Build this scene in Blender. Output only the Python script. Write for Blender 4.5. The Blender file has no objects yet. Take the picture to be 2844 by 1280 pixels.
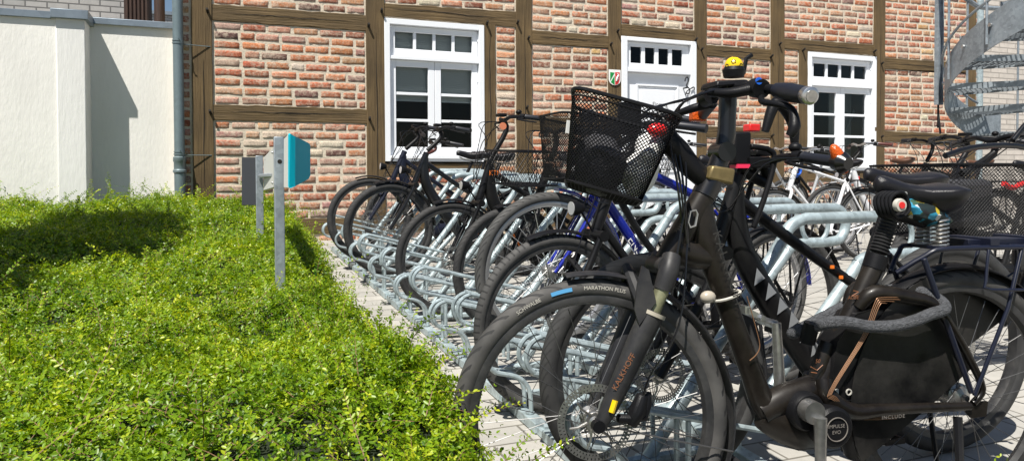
import bpy, math, random
import numpy as np
from mathutils import Vector, Matrix
random.seed(7); rng = np.random.default_rng(11)
PI = math.pi
scene = bpy.context.scene
C = scene.collection

# ------------------------------------------------------------------ camera model
FL = 2050.; YAW = math.radians(22.09); PIT = 44/2050.; ROL = .0047; CY = 540.; ZC = .968
_sy, _cy, _sp, _cp = math.sin(YAW), math.cos(YAW), math.sin(PIT), math.cos(PIT)
f0 = Vector((_sy*_cp, _cy*_cp, -_sp)); _r0 = Vector((_cy, -_sy, 0)); _u0 = Vector((_sy*_sp, _cy*_sp, _cp))
RV = (_r0 - ROL*_u0).normalized(); UV = (_u0 + ROL*_r0).normalized()
CAMP = Vector((0, 0, ZC))
def ray(x, y): return f0 + RV*((x-1422)/FL) + UV*((CY-y)/FL)
def atY(x, y, Y):
    d = ray(x, y); return CAMP + d*(Y/d.y)
def gz(Y): return .046*(Y-1.65)

# ------------------------------------------------------------------ mesh builder
class MB:
    def __init__(s): s.v = []; s.f = []; s.c = None
    def add(s, vs, fs):
        o = len(s.v); s.v.extend([tuple(p) for p in vs]); s.f.extend([tuple(i+o for i in q) for q in fs]); return s
    def box(s, a, b, M=None):
        x0, y0, z0 = a; x1, y1, z1 = b
        vs = [(x0,y0,z0),(x1,y0,z0),(x1,y1,z0),(x0,y1,z0),(x0,y0,z1),(x1,y0,z1),(x1,y1,z1),(x0,y1,z1)]
        if M: vs = [M @ Vector(p) for p in vs]
        return s.add(vs, [(0,3,2,1),(4,5,6,7),(0,1,5,4),(1,2,6,5),(2,3,7,6),(3,0,4,7)])
    def prism(s, poly, y0, y1, ax='y'):
        n = len(poly)
        mk = (lambda p, h: (p[0], h, p[1])) if ax == 'y' else ((lambda p, h: (h, p[0], p[1])) if ax == 'x' else (lambda p, h: (p[0], p[1], h)))
        vs = [mk(p, y0) for p in poly]+[mk(p, y1) for p in poly]
        fs = [tuple(range(n)), tuple(range(2*n-1, n-1, -1))]+[(i, i+n, (i+1) % n+n, (i+1) % n) for i in range(n)]
        return s.add(vs, fs)
    def tube(s, pts, r, n=8, smooth=0, closed=False, ell=None, caps=True):
        P = [Vector(p) for p in pts]
        R = list(r) if isinstance(r, (list, tuple)) else [r]*len(P)
        E = None
        if ell is not None: E = list(ell) if isinstance(ell, (list, tuple)) else [ell]*len(P)
        if smooth and len(P) > 2:
            Q = []; RR = []; EE = []; m = len(P)
            rngi = range(m) if closed else range(m-1)
            for i in rngi:
                if closed: p0, p1, p2, p3 = P[(i-1) % m], P[i], P[(i+1) % m], P[(i+2) % m]; a, b = R[i], R[(i+1) % m]
                else: p0, p1, p2, p3 = P[max(i-1, 0)], P[i], P[i+1], P[min(i+2, m-1)]; a, b = R[i], R[i+1]
                for k in range(smooth):
                    t = k/smooth
                    Q.append(.5*((2*p1)+(p2-p0)*t+(2*p0-5*p1+4*p2-p3)*t*t+(3*p1-p0-3*p2+p3)*t**3)); RR.append(a+(b-a)*t)
                    if E: EE.append(E[i]+(E[(i+1) % m]-E[i])*t)
            if not closed: Q.append(P[-1]); RR.append(R[-1]); EE.append(E[-1] if E else 0)
            P, R = Q, RR
            if E: E = EE
        m = len(P); T = []
        for i in range(m):
            a = P[(i-1) % m] if closed else P[max(i-1, 0)]; b = P[(i+1) % m] if closed else P[min(i+1, m-1)]
            d = b-a; T.append(d.normalized() if d.length > 1e-9 else Vector((0, 0, 1)))
        if E: N = Vector((0, 1, 0))
        else: N = Vector((0, 0, 1)) if abs(T[0].z) < .9 else Vector((1, 0, 0))
        vs = []
        for i in range(m):
            if E: N = Vector((0, 1, 0))
            N2 = N-T[i]*N.dot(T[i])
            if N2.length < 1e-6: N2 = Vector((1, 0, 0))-T[i]*T[i].x
            N = N2.normalized(); B = T[i].cross(N)
            e = E[i] if E else 1.
            for k in range(n):
                a = 2*PI*k/n; vs.append(P[i]+N*(math.cos(a)*R[i]*(e if E else 1))+B*(math.sin(a)*R[i]))
        fs = []
        for i in range(m if closed else m-1):
            j = (i+1) % m
            for k in range(n):
                l = (k+1) % n; fs.append((i*n+k, i*n+l, j*n+l, j*n+k))
        if not closed and caps: fs += [tuple(range(n-1, -1, -1)), tuple(range((m-1)*n, m*n))]
        return s.add(vs, fs)
    def rev(s, prof, c, seg=48, a0=0, a1=2*PI, axis='y', closedprof=True):
        """revolve (radius, offset) profile about the axis through c"""
        full = abs(a1-a0-2*PI) < 1e-6; m = seg if full else seg+1; n = len(prof); vs = []
        for i in range(m):
            a = a0+(a1-a0)*i/seg; ca, sa = math.cos(a), math.sin(a)
            for (r, o) in prof:
                if axis == 'y': vs.append((c[0]+r*ca, c[1]+o, c[2]+r*sa))
                elif axis == 'z': vs.append((c[0]+r*ca, c[1]+r*sa, c[2]+o))
                else: vs.append((c[0]+o, c[1]+r*ca, c[2]+r*sa))
        fs = []
        for i in range(seg):
            j = (i+1) % m
            for k in range(n if closedprof else n-1):
                l = (k+1) % n; fs.append((i*n+k, i*n+l, j*n+l, j*n+k))
        if not full and closedprof: fs += [tuple(range(n)), tuple(range((m-1)*n+n-1, (m-1)*n-1, -1))]
        return s.add(vs, fs)
    def cyl(s, c, r, h, seg=20, axis='y'):
        return s.rev([(0.0001, 0), (r, 0), (r, h), (0.0001, h)], c, seg, axis=axis, closedprof=False)
    def sph(s, c, r, sc=(1, 1, 1), nu=14, nv=9):
        vs = []; fs = []
        for j in range(nv+1):
            b = -PI/2+PI*j/nv
            for i in range(nu):
                a = 2*PI*i/nu; vs.append((c[0]+r*sc[0]*math.cos(a)*math.cos(b), c[1]+r*sc[1]*math.sin(a)*math.cos(b), c[2]+r*sc[2]*math.sin(b)))
        for j in range(nv):
            for i in range(nu):
                k = (i+1) % nu; fs.append((j*nu+i, j*nu+k, (j+1)*nu+k, (j+1)*nu+i))
        return s.add(vs, fs)
    def loft(s, secs, closed=True, caps=True):
        n = len(secs[0]); vs = [p for q in secs for p in q]; fs = []
        for i in range(len(secs)-1):
            for k in range(n if closed else n-1):
                l = (k+1) % n; fs.append((i*n+k, i*n+l, (i+1)*n+l, (i+1)*n+k))
        if caps: fs += [tuple(range(n-1, -1, -1)), tuple(range((len(secs)-1)*n, len(secs)*n))]
        return s.add(vs, fs)
    def xf(s, fn): s.v = [tuple(fn(Vector(p))) for p in s.v]; return s
    def build(s, name, m, parent=None, smooth=True, bevel=0, ang=40):
        me = bpy.data.meshes.new(name); me.from_pydata([tuple(p) for p in s.v], [], s.f); me.update()
        if smooth:
            me.polygons.foreach_set('use_smooth', [True]*len(me.polygons))
            try: me.set_sharp_from_angle(angle=math.radians(ang))
            except Exception: pass
        me.materials.append(m)
        o = bpy.data.objects.new(name, me); C.objects.link(o)
        if parent: o.parent = parent
        if bevel:
            b = o.modifiers.new('bevel', 'BEVEL'); b.width = bevel; b.segments = 2; b.limit_method = 'ANGLE'
        return o

def thing(name, label, cat, loc=(0, 0, 0), rot=(0, 0, 0), group=None):
    o = bpy.data.objects.new(name, None); C.objects.link(o); o.location = loc; o.rotation_euler = rot
    o.empty_display_size = .1
    o['label'] = label; o['category'] = cat
    if group: o['group'] = group
    return o
def tag(o, label, cat, group=None):
    o['label'] = label; o['category'] = cat
    if group: o['group'] = group
    return o
def struct(o): o['kind'] = 'structure'; return o

_tc = {}
def text_mesh(body, size, sp=1.):
    k = (body, size, sp)
    if k in _tc: return _tc[k]
    cu = bpy.data.curves.new('lettering', 'FONT'); cu.body = body; cu.size = size; cu.space_character = sp; cu.resolution_u = 3
    ob = bpy.data.objects.new('lettering', cu); C.objects.link(ob)
    bpy.context.view_layer.update()
    me = ob.to_mesh(); vs = [tuple(v.co) for v in me.vertices]; fs = [tuple(p.vertices) for p in me.polygons]
    ob.to_mesh_clear(); bpy.data.objects.remove(ob); bpy.data.curves.remove(cu)
    _tc[k] = (vs, fs); return vs, fs

# ------------------------------------------------------------------ materials
def newmat(name):
    m = bpy.data.materials.new(name); m.use_nodes = True; nt = m.node_tree
    return m, nt, nt.nodes['Principled BSDF'], nt.links
def mat(name, col, rough=.5, metal=0., var=0., vscale=20., bump=0., bscale=60., dust=None, dscale=6., damt=.5, spec=None, coat=0, stretch=None):
    m, nt, b, L = newmat(name); N = nt.nodes.new
    b.inputs['Base Color'].default_value = (*col, 1); b.inputs['Roughness'].default_value = rough; b.inputs['Metallic'].default_value = metal
    if spec is not None: b.inputs['Specular IOR Level'].default_value = spec
    if coat: b.inputs['Coat Weight'].default_value = coat; b.inputs['Coat Roughness'].default_value = .1
    tc = N('ShaderNodeTexCoord'); src = tc.outputs['Object']
    if stretch:
        mp = N('ShaderNodeMapping'); mp.inputs['Scale'].default_value = stretch; L.new(src, mp.inputs['Vector']); src = mp.outputs['Vector']
    col_out = None
    if var:
        n = N('ShaderNodeTexNoise'); n.inputs['Scale'].default_value = vscale; n.inputs['Detail'].default_value = 6; L.new(src, n.inputs['Vector'])
        r = N('ShaderNodeMapRange'); r.inputs['From Min'].default_value = .3; r.inputs['From Max'].default_value = .7
        r.inputs['To Min'].default_value = 1-var; r.inputs['To Max'].default_value = 1+var; L.new(n.outputs['Fac'], r.inputs['Value'])
        mx = N('ShaderNodeVectorMath'); mx.operation = 'SCALE'; mx.inputs[0].default_value = col; L.new(r.outputs['Result'], mx.inputs['Scale']); col_out = mx.outputs['Vector']
        L.new(col_out, b.inputs['Base Color'])
    if dust:
        n = N('ShaderNodeTexNoise'); n.inputs['Scale'].default_value = dscale; n.inputs['Detail'].default_value = 8; n.inputs['Roughness'].default_value = .7; L.new(tc.outputs['Object'], n.inputs['Vector'])
        r = N('ShaderNodeMapRange'); r.inputs['From Min'].default_value = .42; r.inputs['From Max'].default_value = .68; r.inputs['To Max'].default_value = damt; L.new(n.outputs['Fac'], r.inputs['Value'])
        mx = N('ShaderNodeMix'); mx.data_type = 'RGBA'; L.new(r.outputs['Result'], mx.inputs['Factor'])
        if col_out: L.new(col_out, mx.inputs['A'])
        else: mx.inputs['A'].default_value = (*col, 1)
        mx.inputs['B'].default_value = (*dust, 1); L.new(mx.outputs['Result'], b.inputs['Base Color'])
        r2 = N('ShaderNodeMapRange'); r2.inputs['To Min'].default_value = rough; r2.inputs['To Max'].default_value = min(1, rough+.35); L.new(r.outputs['Result'], r2.inputs['Value']); L.new(r2.outputs['Result'], b.inputs['Roughness'])
    if bump:
        n = N('ShaderNodeTexNoise'); n.inputs['Scale'].default_value = bscale; n.inputs['Detail'].default_value = 7; L.new(src, n.inputs['Vector'])
        bp = N('ShaderNodeBump'); bp.inputs['Strength'].default_value = bump; bp.inputs['Distance'].default_value = .01; L.new(n.outputs['Fac'], bp.inputs['Height']); L.new(bp.outputs['Normal'], b.inputs['Normal'])
    return m

M = {}
M['black'] = mat('black_paint', (.005, .005, .006), .33, dust=(.03, .029, .026), dscale=5, damt=.3, spec=.25)
M['black2'] = mat('black_satin', (.006, .006, .007), .28, coat=.15)
M['plastic'] = mat('black_plastic', (.006, .006, .007), .45, spec=.22, bump=.1, bscale=300)
M['rubber'] = mat('grip_rubber', (.008, .009, .014), .45)
M['dusty'] = mat('dusty_fork_paint', (.016, .016, .018), .42, dust=(.055, .053, .049), dscale=9, damt=.5, spec=.3)
M['brownblk'] = mat('brown_black_paint', (.0075, .006, .005), .32, dust=(.040, .033, .025), dscale=7, damt=.4, coat=.05, spec=.28)
M['navy'] = mat('dark_navy_paint', (.006, .008, .020), .38)
M['blue'] = mat('blue_metallic_paint', (.008, .018, .27), .25, metal=.2, coat=.5)
M['white'] = mat('white_bike_paint', (.75, .76, .78), .3, coat=.3)
M['silver'] = mat('silver_bike_paint', (.5, .51, .52), .35, metal=.5)
M['brown'] = mat('brown_red_paint', (.09, .025, .02), .35)
M['chrome'] = mat('worn_aluminium', (.55, .55, .55), .28, metal=.9, var=.15, vscale=40)
M['steel'] = mat('dull_steel', (.42, .41, .39), .35, metal=.9, var=.2, vscale=60)
M['rimb'] = mat('black_rim', (.02, .02, .021), .4, dust=(.07, .067, .063), dscale=12, damt=.5)
M['rims'] = mat('silver_rim', (.5, .5, .51), .3, metal=.8)
M['spoke'] = mat('spoke_steel', (.10, .10, .10), .35, metal=.6)
M['spokes'] = mat('bright_spoke_steel', (.55, .55, .55), .3, metal=.8)
M['bellows'] = mat('black_bellows', (.02, .02, .021), .4)
M['saddle'] = mat('black_saddle_vinyl', (.010, .0095, .012), .33, spec=.4, bump=.2, bscale=500)
M['saddleb'] = mat('brown_saddle_leather', (.10, .045, .025), .45)
M['orange'] = mat('orange_reflector', (.55, .085, .008), .2, bump=.4, bscale=200)
M['orangep'] = mat('orange_decal', (.85, .2, .02), .5)
M['red'] = mat('red_plastic', (.65, .02, .02), .3)
M['pink'] = mat('pink_red_plastic', (.8, .03, .1), .4)
M['yellow'] = mat('yellow_bell', (.80, .52, .005), .25, coat=.5)
M['copper'] = mat('copper_stripe', (.26, .135, .07), .4, metal=.4)
M['olive'] = mat('olive_brass_clamp', (.20, .15, .065), .4, metal=.5, var=.2, vscale=40)
M['gum'] = mat('olive_dusty_fork_stanchion', (.22, .22, .13), .4, metal=.3, var=.4, vscale=25)
M['cream'] = mat('cream_tyre_rubber', (.42, .38, .29), .7)
M['letter'] = mat('grey_lettering', (.45, .43, .38), .6)
M['letter2'] = mat('faded_lettering', (.20, .18, .16), .6)
M['letterw'] = mat('white_lettering', (.7, .7, .7), .5)
M['lettero'] = mat('orange_lettering', (.22, .085, .035), .6)
M['letterk'] = mat('dark_lettering', (.028, .026, .024), .4)
M['bluepatch'] = mat('light_blue_stripe', (.08, .3, .55), .5)
M['wickfab'] = mat('grey_woven_sleeve', (.075, .078, .085), .7, var=.45, vscale=60, bump=1., bscale=140, stretch=(1, 3, 3))
M['bagw'] = mat('white_plastic_bag', (.72, .72, .70), .35, bump=.8, bscale=30)
M['bagk'] = mat('dark_net_bag', (.03, .03, .034), .6, bump=.8, bscale=80)
M['cloth'] = mat('beige_cloth', (.55, .45, .33), .8, bump=.4, bscale=60)
M['lamp'] = mat('lamp_lens', (.5, .5, .52), .1, metal=.3)
M['bluel'] = mat('blue_cable_lock', (.01, .10, .5), .3)
M['greytri'] = mat('grey_decal', (.22, .23, .24), .4)
M['guard'] = mat('smoky_skirt_plastic', (.004, .004, .0045), .3, spec=.3, dust=(.05, .047, .042), dscale=4, damt=.5)

# galvanised steel
def galv(name, base, var=.22, sc=55):
    m, nt, b, L = newmat(name); N = nt.nodes.new
    tc = N('ShaderNodeTexCoord'); v = N('ShaderNodeTexVoronoi'); v.inputs['Scale'].default_value = sc; L.new(tc.outputs['Object'], v.inputs['Vector'])
    n = N('ShaderNodeTexNoise'); n.inputs['Scale'].default_value = 9; n.inputs['Detail'].default_value = 8; L.new(tc.outputs['Object'], n.inputs['Vector'])
    ad = N('ShaderNodeMath'); ad.operation = 'MULTIPLY'; L.new(v.outputs['Color'], ad.inputs[0]); ad.inputs[1].default_value = .5
    a2 = N('ShaderNodeMath'); a2.operation = 'ADD'; L.new(ad.outputs[0], a2.inputs[0]); L.new(n.outputs['Fac'], a2.inputs[1])
    r = N('ShaderNodeMapRange'); r.inputs['From Min'].default_value = .4; r.inputs['From Max'].default_value = 1.1; r.inputs['To Min'].default_value = 1-var; r.inputs['To Max'].default_value = 1+var; L.new(a2.outputs[0], r.inputs['Value'])
    mx = N('ShaderNodeVectorMath'); mx.operation = 'SCALE'; mx.inputs[0].default_value = base; L.new(r.outputs['Result'], mx.inputs['Scale']); L.new(mx.outputs['Vector'], b.inputs['Base Color'])
    b.inputs['Metallic'].default_value = .35; b.inputs['Roughness'].default_value = .42
    bp = N('ShaderNodeBump'); bp.inputs['Strength'].default_value = .15; bp.inputs['Distance'].default_value = .003; L.new(n.outputs['Fac'], bp.inputs['Height']); L.new(bp.outputs['Normal'], b.inputs['Normal'])
    return m
M['galv'] = galv('galvanised_steel', (.36, .43, .45), .34)
M['galvd'] = galv('galvanised_sheet', (.27, .305, .335), .28)
M['zinc'] = galv('zinc_downpipe', (.17, .22, .235), .1, 20)
M['coping'] = galv('zinc_coping', (.20, .24, .28), .15, 12)

# tyre with tread lines (object space angle about the wheel axis stored in an attribute)
def tyremat(name, col, dust, freq, kind):
    m, nt, b, L = newmat(name); N = nt.nodes.new
    at = N('ShaderNodeAttribute'); at.attribute_name = 'tr'; sp = N('ShaderNodeSeparateXYZ'); L.new(at.outputs['Vector'], sp.inputs[0])
    # x = angle * freq, y = |offset| 0..1 across tread
    my = N('ShaderNodeMath'); my.operation = 'MULTIPLY'; L.new(sp.outputs['Y'], my.inputs[0]); my.inputs[1].default_value = {'slant': 1.2, 'block': 0., 'chev': 2.2}[kind]
    ax = N('ShaderNodeMath'); ax.operation = 'MULTIPLY'; L.new(sp.outputs['X'], ax.inputs[0]); ax.inputs[1].default_value = freq
    sm = N('ShaderNodeMath'); sm.operation = 'ADD'; L.new(ax.outputs[0], sm.inputs[0]); L.new(my.outputs[0], sm.inputs[1])
    fr = N('ShaderNodeMath'); fr.operation = 'FRACT'; L.new(sm.outputs[0], fr.inputs[0])
    g1 = N('ShaderNodeMath'); g1.operation = 'LESS_THAN'; L.new(fr.outputs[0], g1.inputs[0]); g1.inputs[1].default_value = .26
    y1 = N('ShaderNodeMath'); y1.operation = 'LESS_THAN'; L.new(sp.outputs['Z'], y1.inputs[0]); y1.inputs[1].default_value = .60
    gr = N('ShaderNodeMath'); gr.operation = 'MULTIPLY'; L.new(g1.outputs[0], gr.inputs[0]); L.new(y1.outputs[0], gr.inputs[1])
    tc = N('ShaderNodeTexCoord'); n = N('ShaderNodeTexNoise'); n.inputs['Scale'].default_value = 14; n.inputs['Detail'].default_value = 8; L.new(tc.outputs['Object'], n.inputs['Vector'])
    mr = N('ShaderNodeMapRange'); mr.inputs['From Min'].default_value = .35; mr.inputs['From Max'].default_value = .65; L.new(n.outputs['Fac'], mr.inputs['Value'])
    mx = N('ShaderNodeMix'); mx.data_type = 'RGBA'; L.new(mr.outputs['Result'], mx.inputs['Factor']); mx.inputs['A'].default_value = (*col, 1); mx.inputs['B'].default_value = (*dust, 1)
    m2 = N('ShaderNodeMix'); m2.data_type = 'RGBA'; L.new(gr.outputs[0], m2.inputs['Factor']); L.new(mx.outputs['Result'], m2.inputs['A']); m2.inputs['B'].default_value = (.015, .015, .015, 1)
    L.new(m2.outputs['Result'], b.inputs['Base Color']); b.inputs['Roughness'].default_value = .75
    iv = N('ShaderNodeMath'); iv.operation = 'SUBTRACT'; iv.inputs[0].default_value = 1; L.new(gr.outputs[0], iv.inputs[1])
    bp = N('ShaderNodeBump'); bp.inputs['Strength'].default_value = .8; bp.inputs['Distance'].default_value = .003; L.new(iv.outputs[0], bp.inputs['Height']); L.new(bp.outputs['Normal'], b.inputs['Normal'])
    return m
M['tyreA'] = tyremat('dusty_grey_tyre_rubber', (.032, .031, .030), (.068, .065, .061), 42, 'slant')
M['tyreB'] = tyremat('knobby_black_tyre_rubber', (.018, .018, .019), (.035, .035, .034), 66, 'chev')
M['tyreC'] = tyremat('block_grey_tyre_rubber', (.040, .039, .038), (.072, .070, .067), 84, 'block')
M['tyreD'] = tyremat('grey_wave_tyre_rubber', (.042, .042, .041), (.075, .073, .070), 60, 'chev')
M['tyreE'] = tyremat('black_slant_tyre_rubber', (.018, .018, .019), (.035, .034, .033), 60, 'slant')

# timber
def woodmat(name, axis):
    m, nt, b, L = newmat(name); N = nt.nodes.new
    tc = N('ShaderNodeTexCoord'); mp = N('ShaderNodeMapping'); L.new(tc.outputs['Object'], mp.inputs['Vector'])
    mp.inputs['Scale'].default_value = (55, 55, 2.2) if axis == 'z' else (2.2, 55, 55)
    n = N('ShaderNodeTexNoise'); n.inputs['Scale'].default_value = 1.; n.inputs['Detail'].default_value = 10; n.inputs['Roughness'].default_value = .65; L.new(mp.outputs['Vector'], n.inputs['Vector'])
    n2 = N('ShaderNodeTexNoise'); n2.inputs['Scale'].default_value = 2.3; n2.inputs['Detail'].default_value = 5; L.new(tc.outputs['Object'], n2.inputs['Vector'])
    cr = N('ShaderNodeValToRGB'); e = cr.color_ramp.elements; e[0].position = .16; e[0].color = (.060, .036, .013, 1); e[1].position = .86; e[1].color = (.155, .102, .042, 1)
    k = cr.color_ramp.elements.new(.46); k.color = (.100, .064, .025, 1); L.new(n.outputs['Fac'], cr.inputs['Fac'])
    mr = N('ShaderNodeMapRange'); mr.inputs['From Min'].default_value = .3; mr.inputs['From Max'].default_value = .7; mr.inputs['To Min'].default_value = .7; mr.inputs['To Max'].default_value = 1.25; L.new(n2.outputs['Fac'], mr.inputs['Value'])
    sc = N('ShaderNodeVectorMath'); sc.operation = 'SCALE'; L.new(cr.outputs['Color'], sc.inputs[0]); L.new(mr.outputs['Result'], sc.inputs['Scale']); L.new(sc.outputs['Vector'], b.inputs['Base Color'])
    b.inputs['Roughness'].default_value = .8
    bp = N('ShaderNodeBump'); bp.inputs['Strength'].default_value = .7; bp.inputs['Distance'].default_value = .02; L.new(n.outputs['Fac'], bp.inputs['Height']); L.new(bp.outputs['Normal'], b.inputs['Normal'])
    return m
M['woodv'] = woodmat('weathered_oak_vertical', 'z'); M['woodh'] = woodmat('weathered_oak_horizontal', 'x')
M['crack'] = mat('timber_crack', (.012, .009, .006), .9)

def brickmat(name, spread=.45, smear=(.54, .44, .34)):
    m, nt, b, L = newmat(name); N = nt.nodes.new
    at = N('ShaderNodeAttribute'); at.attribute_name = 'Col'
    tc = N('ShaderNodeTexCoord'); n = N('ShaderNodeTexNoise'); n.inputs['Scale'].default_value = 22; n.inputs['Detail'].default_value = 9; n.inputs['Roughness'].default_value = .7; L.new(tc.outputs['Object'], n.inputs['Vector'])
    n3 = N('ShaderNodeTexNoise'); n3.inputs['Scale'].default_value = 2.2; n3.inputs['Detail'].default_value = 3; L.new(tc.outputs['Object'], n3.inputs['Vector'])
    ad = N('ShaderNodeMath'); ad.operation = 'MULTIPLY_ADD'; L.new(n3.outputs['Fac'], ad.inputs[0]); ad.inputs[1].default_value = .45; L.new(n.outputs['Fac'], ad.inputs[2])
    mr = N('ShaderNodeMapRange'); mr.inputs['From Min'].default_value = .66; mr.inputs['From Max'].default_value = .84; mr.inputs['To Max'].default_value = .66; L.new(ad.outputs[0], mr.inputs['Value'])
    mx = N('ShaderNodeMix'); mx.data_type = 'RGBA'; L.new(mr.outputs['Result'], mx.inputs['Factor']); L.new(at.outputs['Color'], mx.inputs['A']); mx.inputs['B'].default_value = (*smear, 1)
    n2 = N('ShaderNodeTexNoise'); n2.inputs['Scale'].default_value = 70; n2.inputs['Detail'].default_value = 6; L.new(tc.outputs['Object'], n2.inputs['Vector'])
    r2 = N('ShaderNodeMapRange'); r2.inputs['From Min'].default_value = .3; r2.inputs['From Max'].default_value = .7; r2.inputs['To Min'].default_value = .65; r2.inputs['To Max'].default_value = 1.25; L.new(n2.outputs['Fac'], r2.inputs['Value'])
    sc = N('ShaderNodeVectorMath'); sc.operation = 'SCALE'; L.new(mx.outputs['Result'], sc.inputs[0]); L.new(r2.outputs['Result'], sc.inputs['Scale']); L.new(sc.outputs['Vector'], b.inputs['Base Color'])
    b.inputs['Roughness'].default_value = .9
    bp = N('ShaderNodeBump'); bp.inputs['Strength'].default_value = .55; bp.inputs['Distance'].default_value = .008; L.new(n.outputs['Fac'], bp.inputs['Height']); L.new(bp.outputs['Normal'], b.inputs['Normal'])
    return m
M['brick'] = brickmat('old_handmade_brick')
M['mortar'] = mat('lime_mortar', (.58, .505, .40), .95, var=.12, vscale=14, bump=.6, bscale=50)
M['wallw'] = mat('white_render', (.74, .727, .685), .9, var=.05, vscale=1.5, stretch=(2.5, 2.5, .8), bump=.35, bscale=16)
M['wallpier'] = mat('white_render_pier', (.69, .685, .66), .9, var=.04, vscale=1.5, stretch=(3, 3, .6), bump=.35, bscale=14)
M['wframe'] = mat('white_window_paint', (.78, .80, .83), .38)
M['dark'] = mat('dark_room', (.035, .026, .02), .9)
M['roomb'] = mat('brown_room', (.11, .065, .035), .8)
M['slat'] = mat('grey_blind_slat', (.78, .80, .78), .5)
M['iron'] = mat('wrought_iron', (.03, .03, .032), .5, metal=.4)
M['hinge'] = mat('white_hinge_paint', (.75, .77, .80), .4)
M['teal'] = mat('teal_enamel', (.0, .40, .52), .6, spec=.2)
M['greyp'] = mat('light_grey_panel', (.58, .58, .55), .5)
M['anth'] = mat('anthracite_panel', (.035, .038, .045), .5)
M['darkwood'] = mat('dark_brown_cladding', (.035, .016, .01), .7, var=.4, vscale=8, stretch=(8, 8, .6))
M['soil'] = mat('planting_soil', (.05, .035, .02), .95, bump=.8, bscale=30)
m, nt, b, L = newmat('window_glass')
g = nt.nodes.new('ShaderNodeBsdfGlossy'); g.inputs['Roughness'].default_value = .02; g.inputs['Color'].default_value = (.9, .93, .95, 1)
t = nt.nodes.new('ShaderNodeBsdfTransparent'); t.inputs['Color'].default_value = (.82, .84, .84, 1)
fr = nt.nodes.new('ShaderNodeFresnel'); fr.inputs['IOR'].default_value = 1.22
ms = nt.nodes.new('ShaderNodeMixShader'); L.new(fr.outputs[0], ms.inputs[0]); L.new(t.outputs[0], ms.inputs[1]); L.new(g.outputs[0], ms.inputs[2])
L.new(ms.outputs[0], nt.nodes['Material Output'].inputs['Surface']); M['glass'] = m

def brickwall(name, c1, c2, mortar, scale, bw, bh, ms=.012, rough=.9, bump=.5, rot=None, noise=.12):
    m, nt, b, L = newmat(name); N = nt.nodes.new
    tc = N('ShaderNodeTexCoord'); mp = N('ShaderNodeMapping'); L.new(tc.outputs['Object'], mp.inputs['Vector'])
    if rot: mp.inputs['Rotation'].default_value = rot
    br = N('ShaderNodeTexBrick'); L.new(mp.outputs['Vector'], br.inputs['Vector']); br.inputs['Scale'].default_value = scale
    br.inputs['Brick Width'].default_value = bw; br.inputs['Row Height'].default_value = bh; br.inputs['Mortar Size'].default_value = ms; br.inputs['Mortar Smooth'].default_value = .2
    br.inputs['Color1'].default_value = (*c1, 1); br.inputs['Color2'].default_value = (*c2, 1); br.inputs['Mortar'].default_value = (*mortar, 1)
    n = N('ShaderNodeTexNoise'); n.inputs['Scale'].default_value = 9; n.inputs['Detail'].default_value = 10; n.inputs['Roughness'].default_value = .7; L.new(tc.outputs['Object'], n.inputs['Vector'])
    r = N('ShaderNodeMapRange'); r.inputs['From Min'].default_value = .3; r.inputs['From Max'].default_value = .7; r.inputs['To Min'].default_value = 1-noise; r.inputs['To Max'].default_value = 1+noise; L.new(n.outputs['Fac'], r.inputs['Value'])
    sc = N('ShaderNodeVectorMath'); sc.operation = 'SCALE'; L.new(br.outputs['Color'], sc.inputs[0]); L.new(r.outputs['Result'], sc.inputs['Scale']); L.new(sc.outputs['Vector'], b.inputs['Base Color'])
    b.inputs['Roughness'].default_value = rough
    iv = N('ShaderNodeMath'); iv.operation = 'SUBTRACT'; iv.inputs[0].default_value = 1; L.new(br.outputs['Fac'], iv.inputs[1])
    n4 = N('ShaderNodeTexNoise'); n4.inputs['Scale'].default_value = 120; n4.inputs['Detail'].default_value = 4; L.new(tc.outputs['Object'], n4.inputs['Vector'])
    am = N('ShaderNodeMath'); am.operation = 'MULTIPLY_ADD'; L.new(n4.outputs['Fac'], am.inputs[0]); am.inputs[1].default_value = .3; L.new(iv.outputs[0], am.inputs[2])
    bp = N('ShaderNodeBump'); bp.inputs['Strength'].default_value = bump; bp.inputs['Distance'].default_value = .006; L.new(am.outputs[0], bp.inputs['Height']); L.new(bp.outputs['Normal'], b.inputs['Normal'])
    return m
M['paver'] = brickwall('grey_concrete_pavers', (.36, .345, .315), (.315, .305, .28), (.14, .13, .11), 1, .30, .15, .005, bump=.6)
M['greybrick'] = brickwall('grey_engineering_brick', (.30, .30, .295), (.37, .365, .36), (.12, .12, .12), 1, .26, .085, .010, rot=(PI/2, 0, 0))
M['palebrick'] = brickwall('pale_buff_brick', (.55, .50, .45), (.47, .43, .385), (.33, .30, .27), 1, .40, .085, .009, rot=(PI/2, 0, 0), bump=1.)

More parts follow.
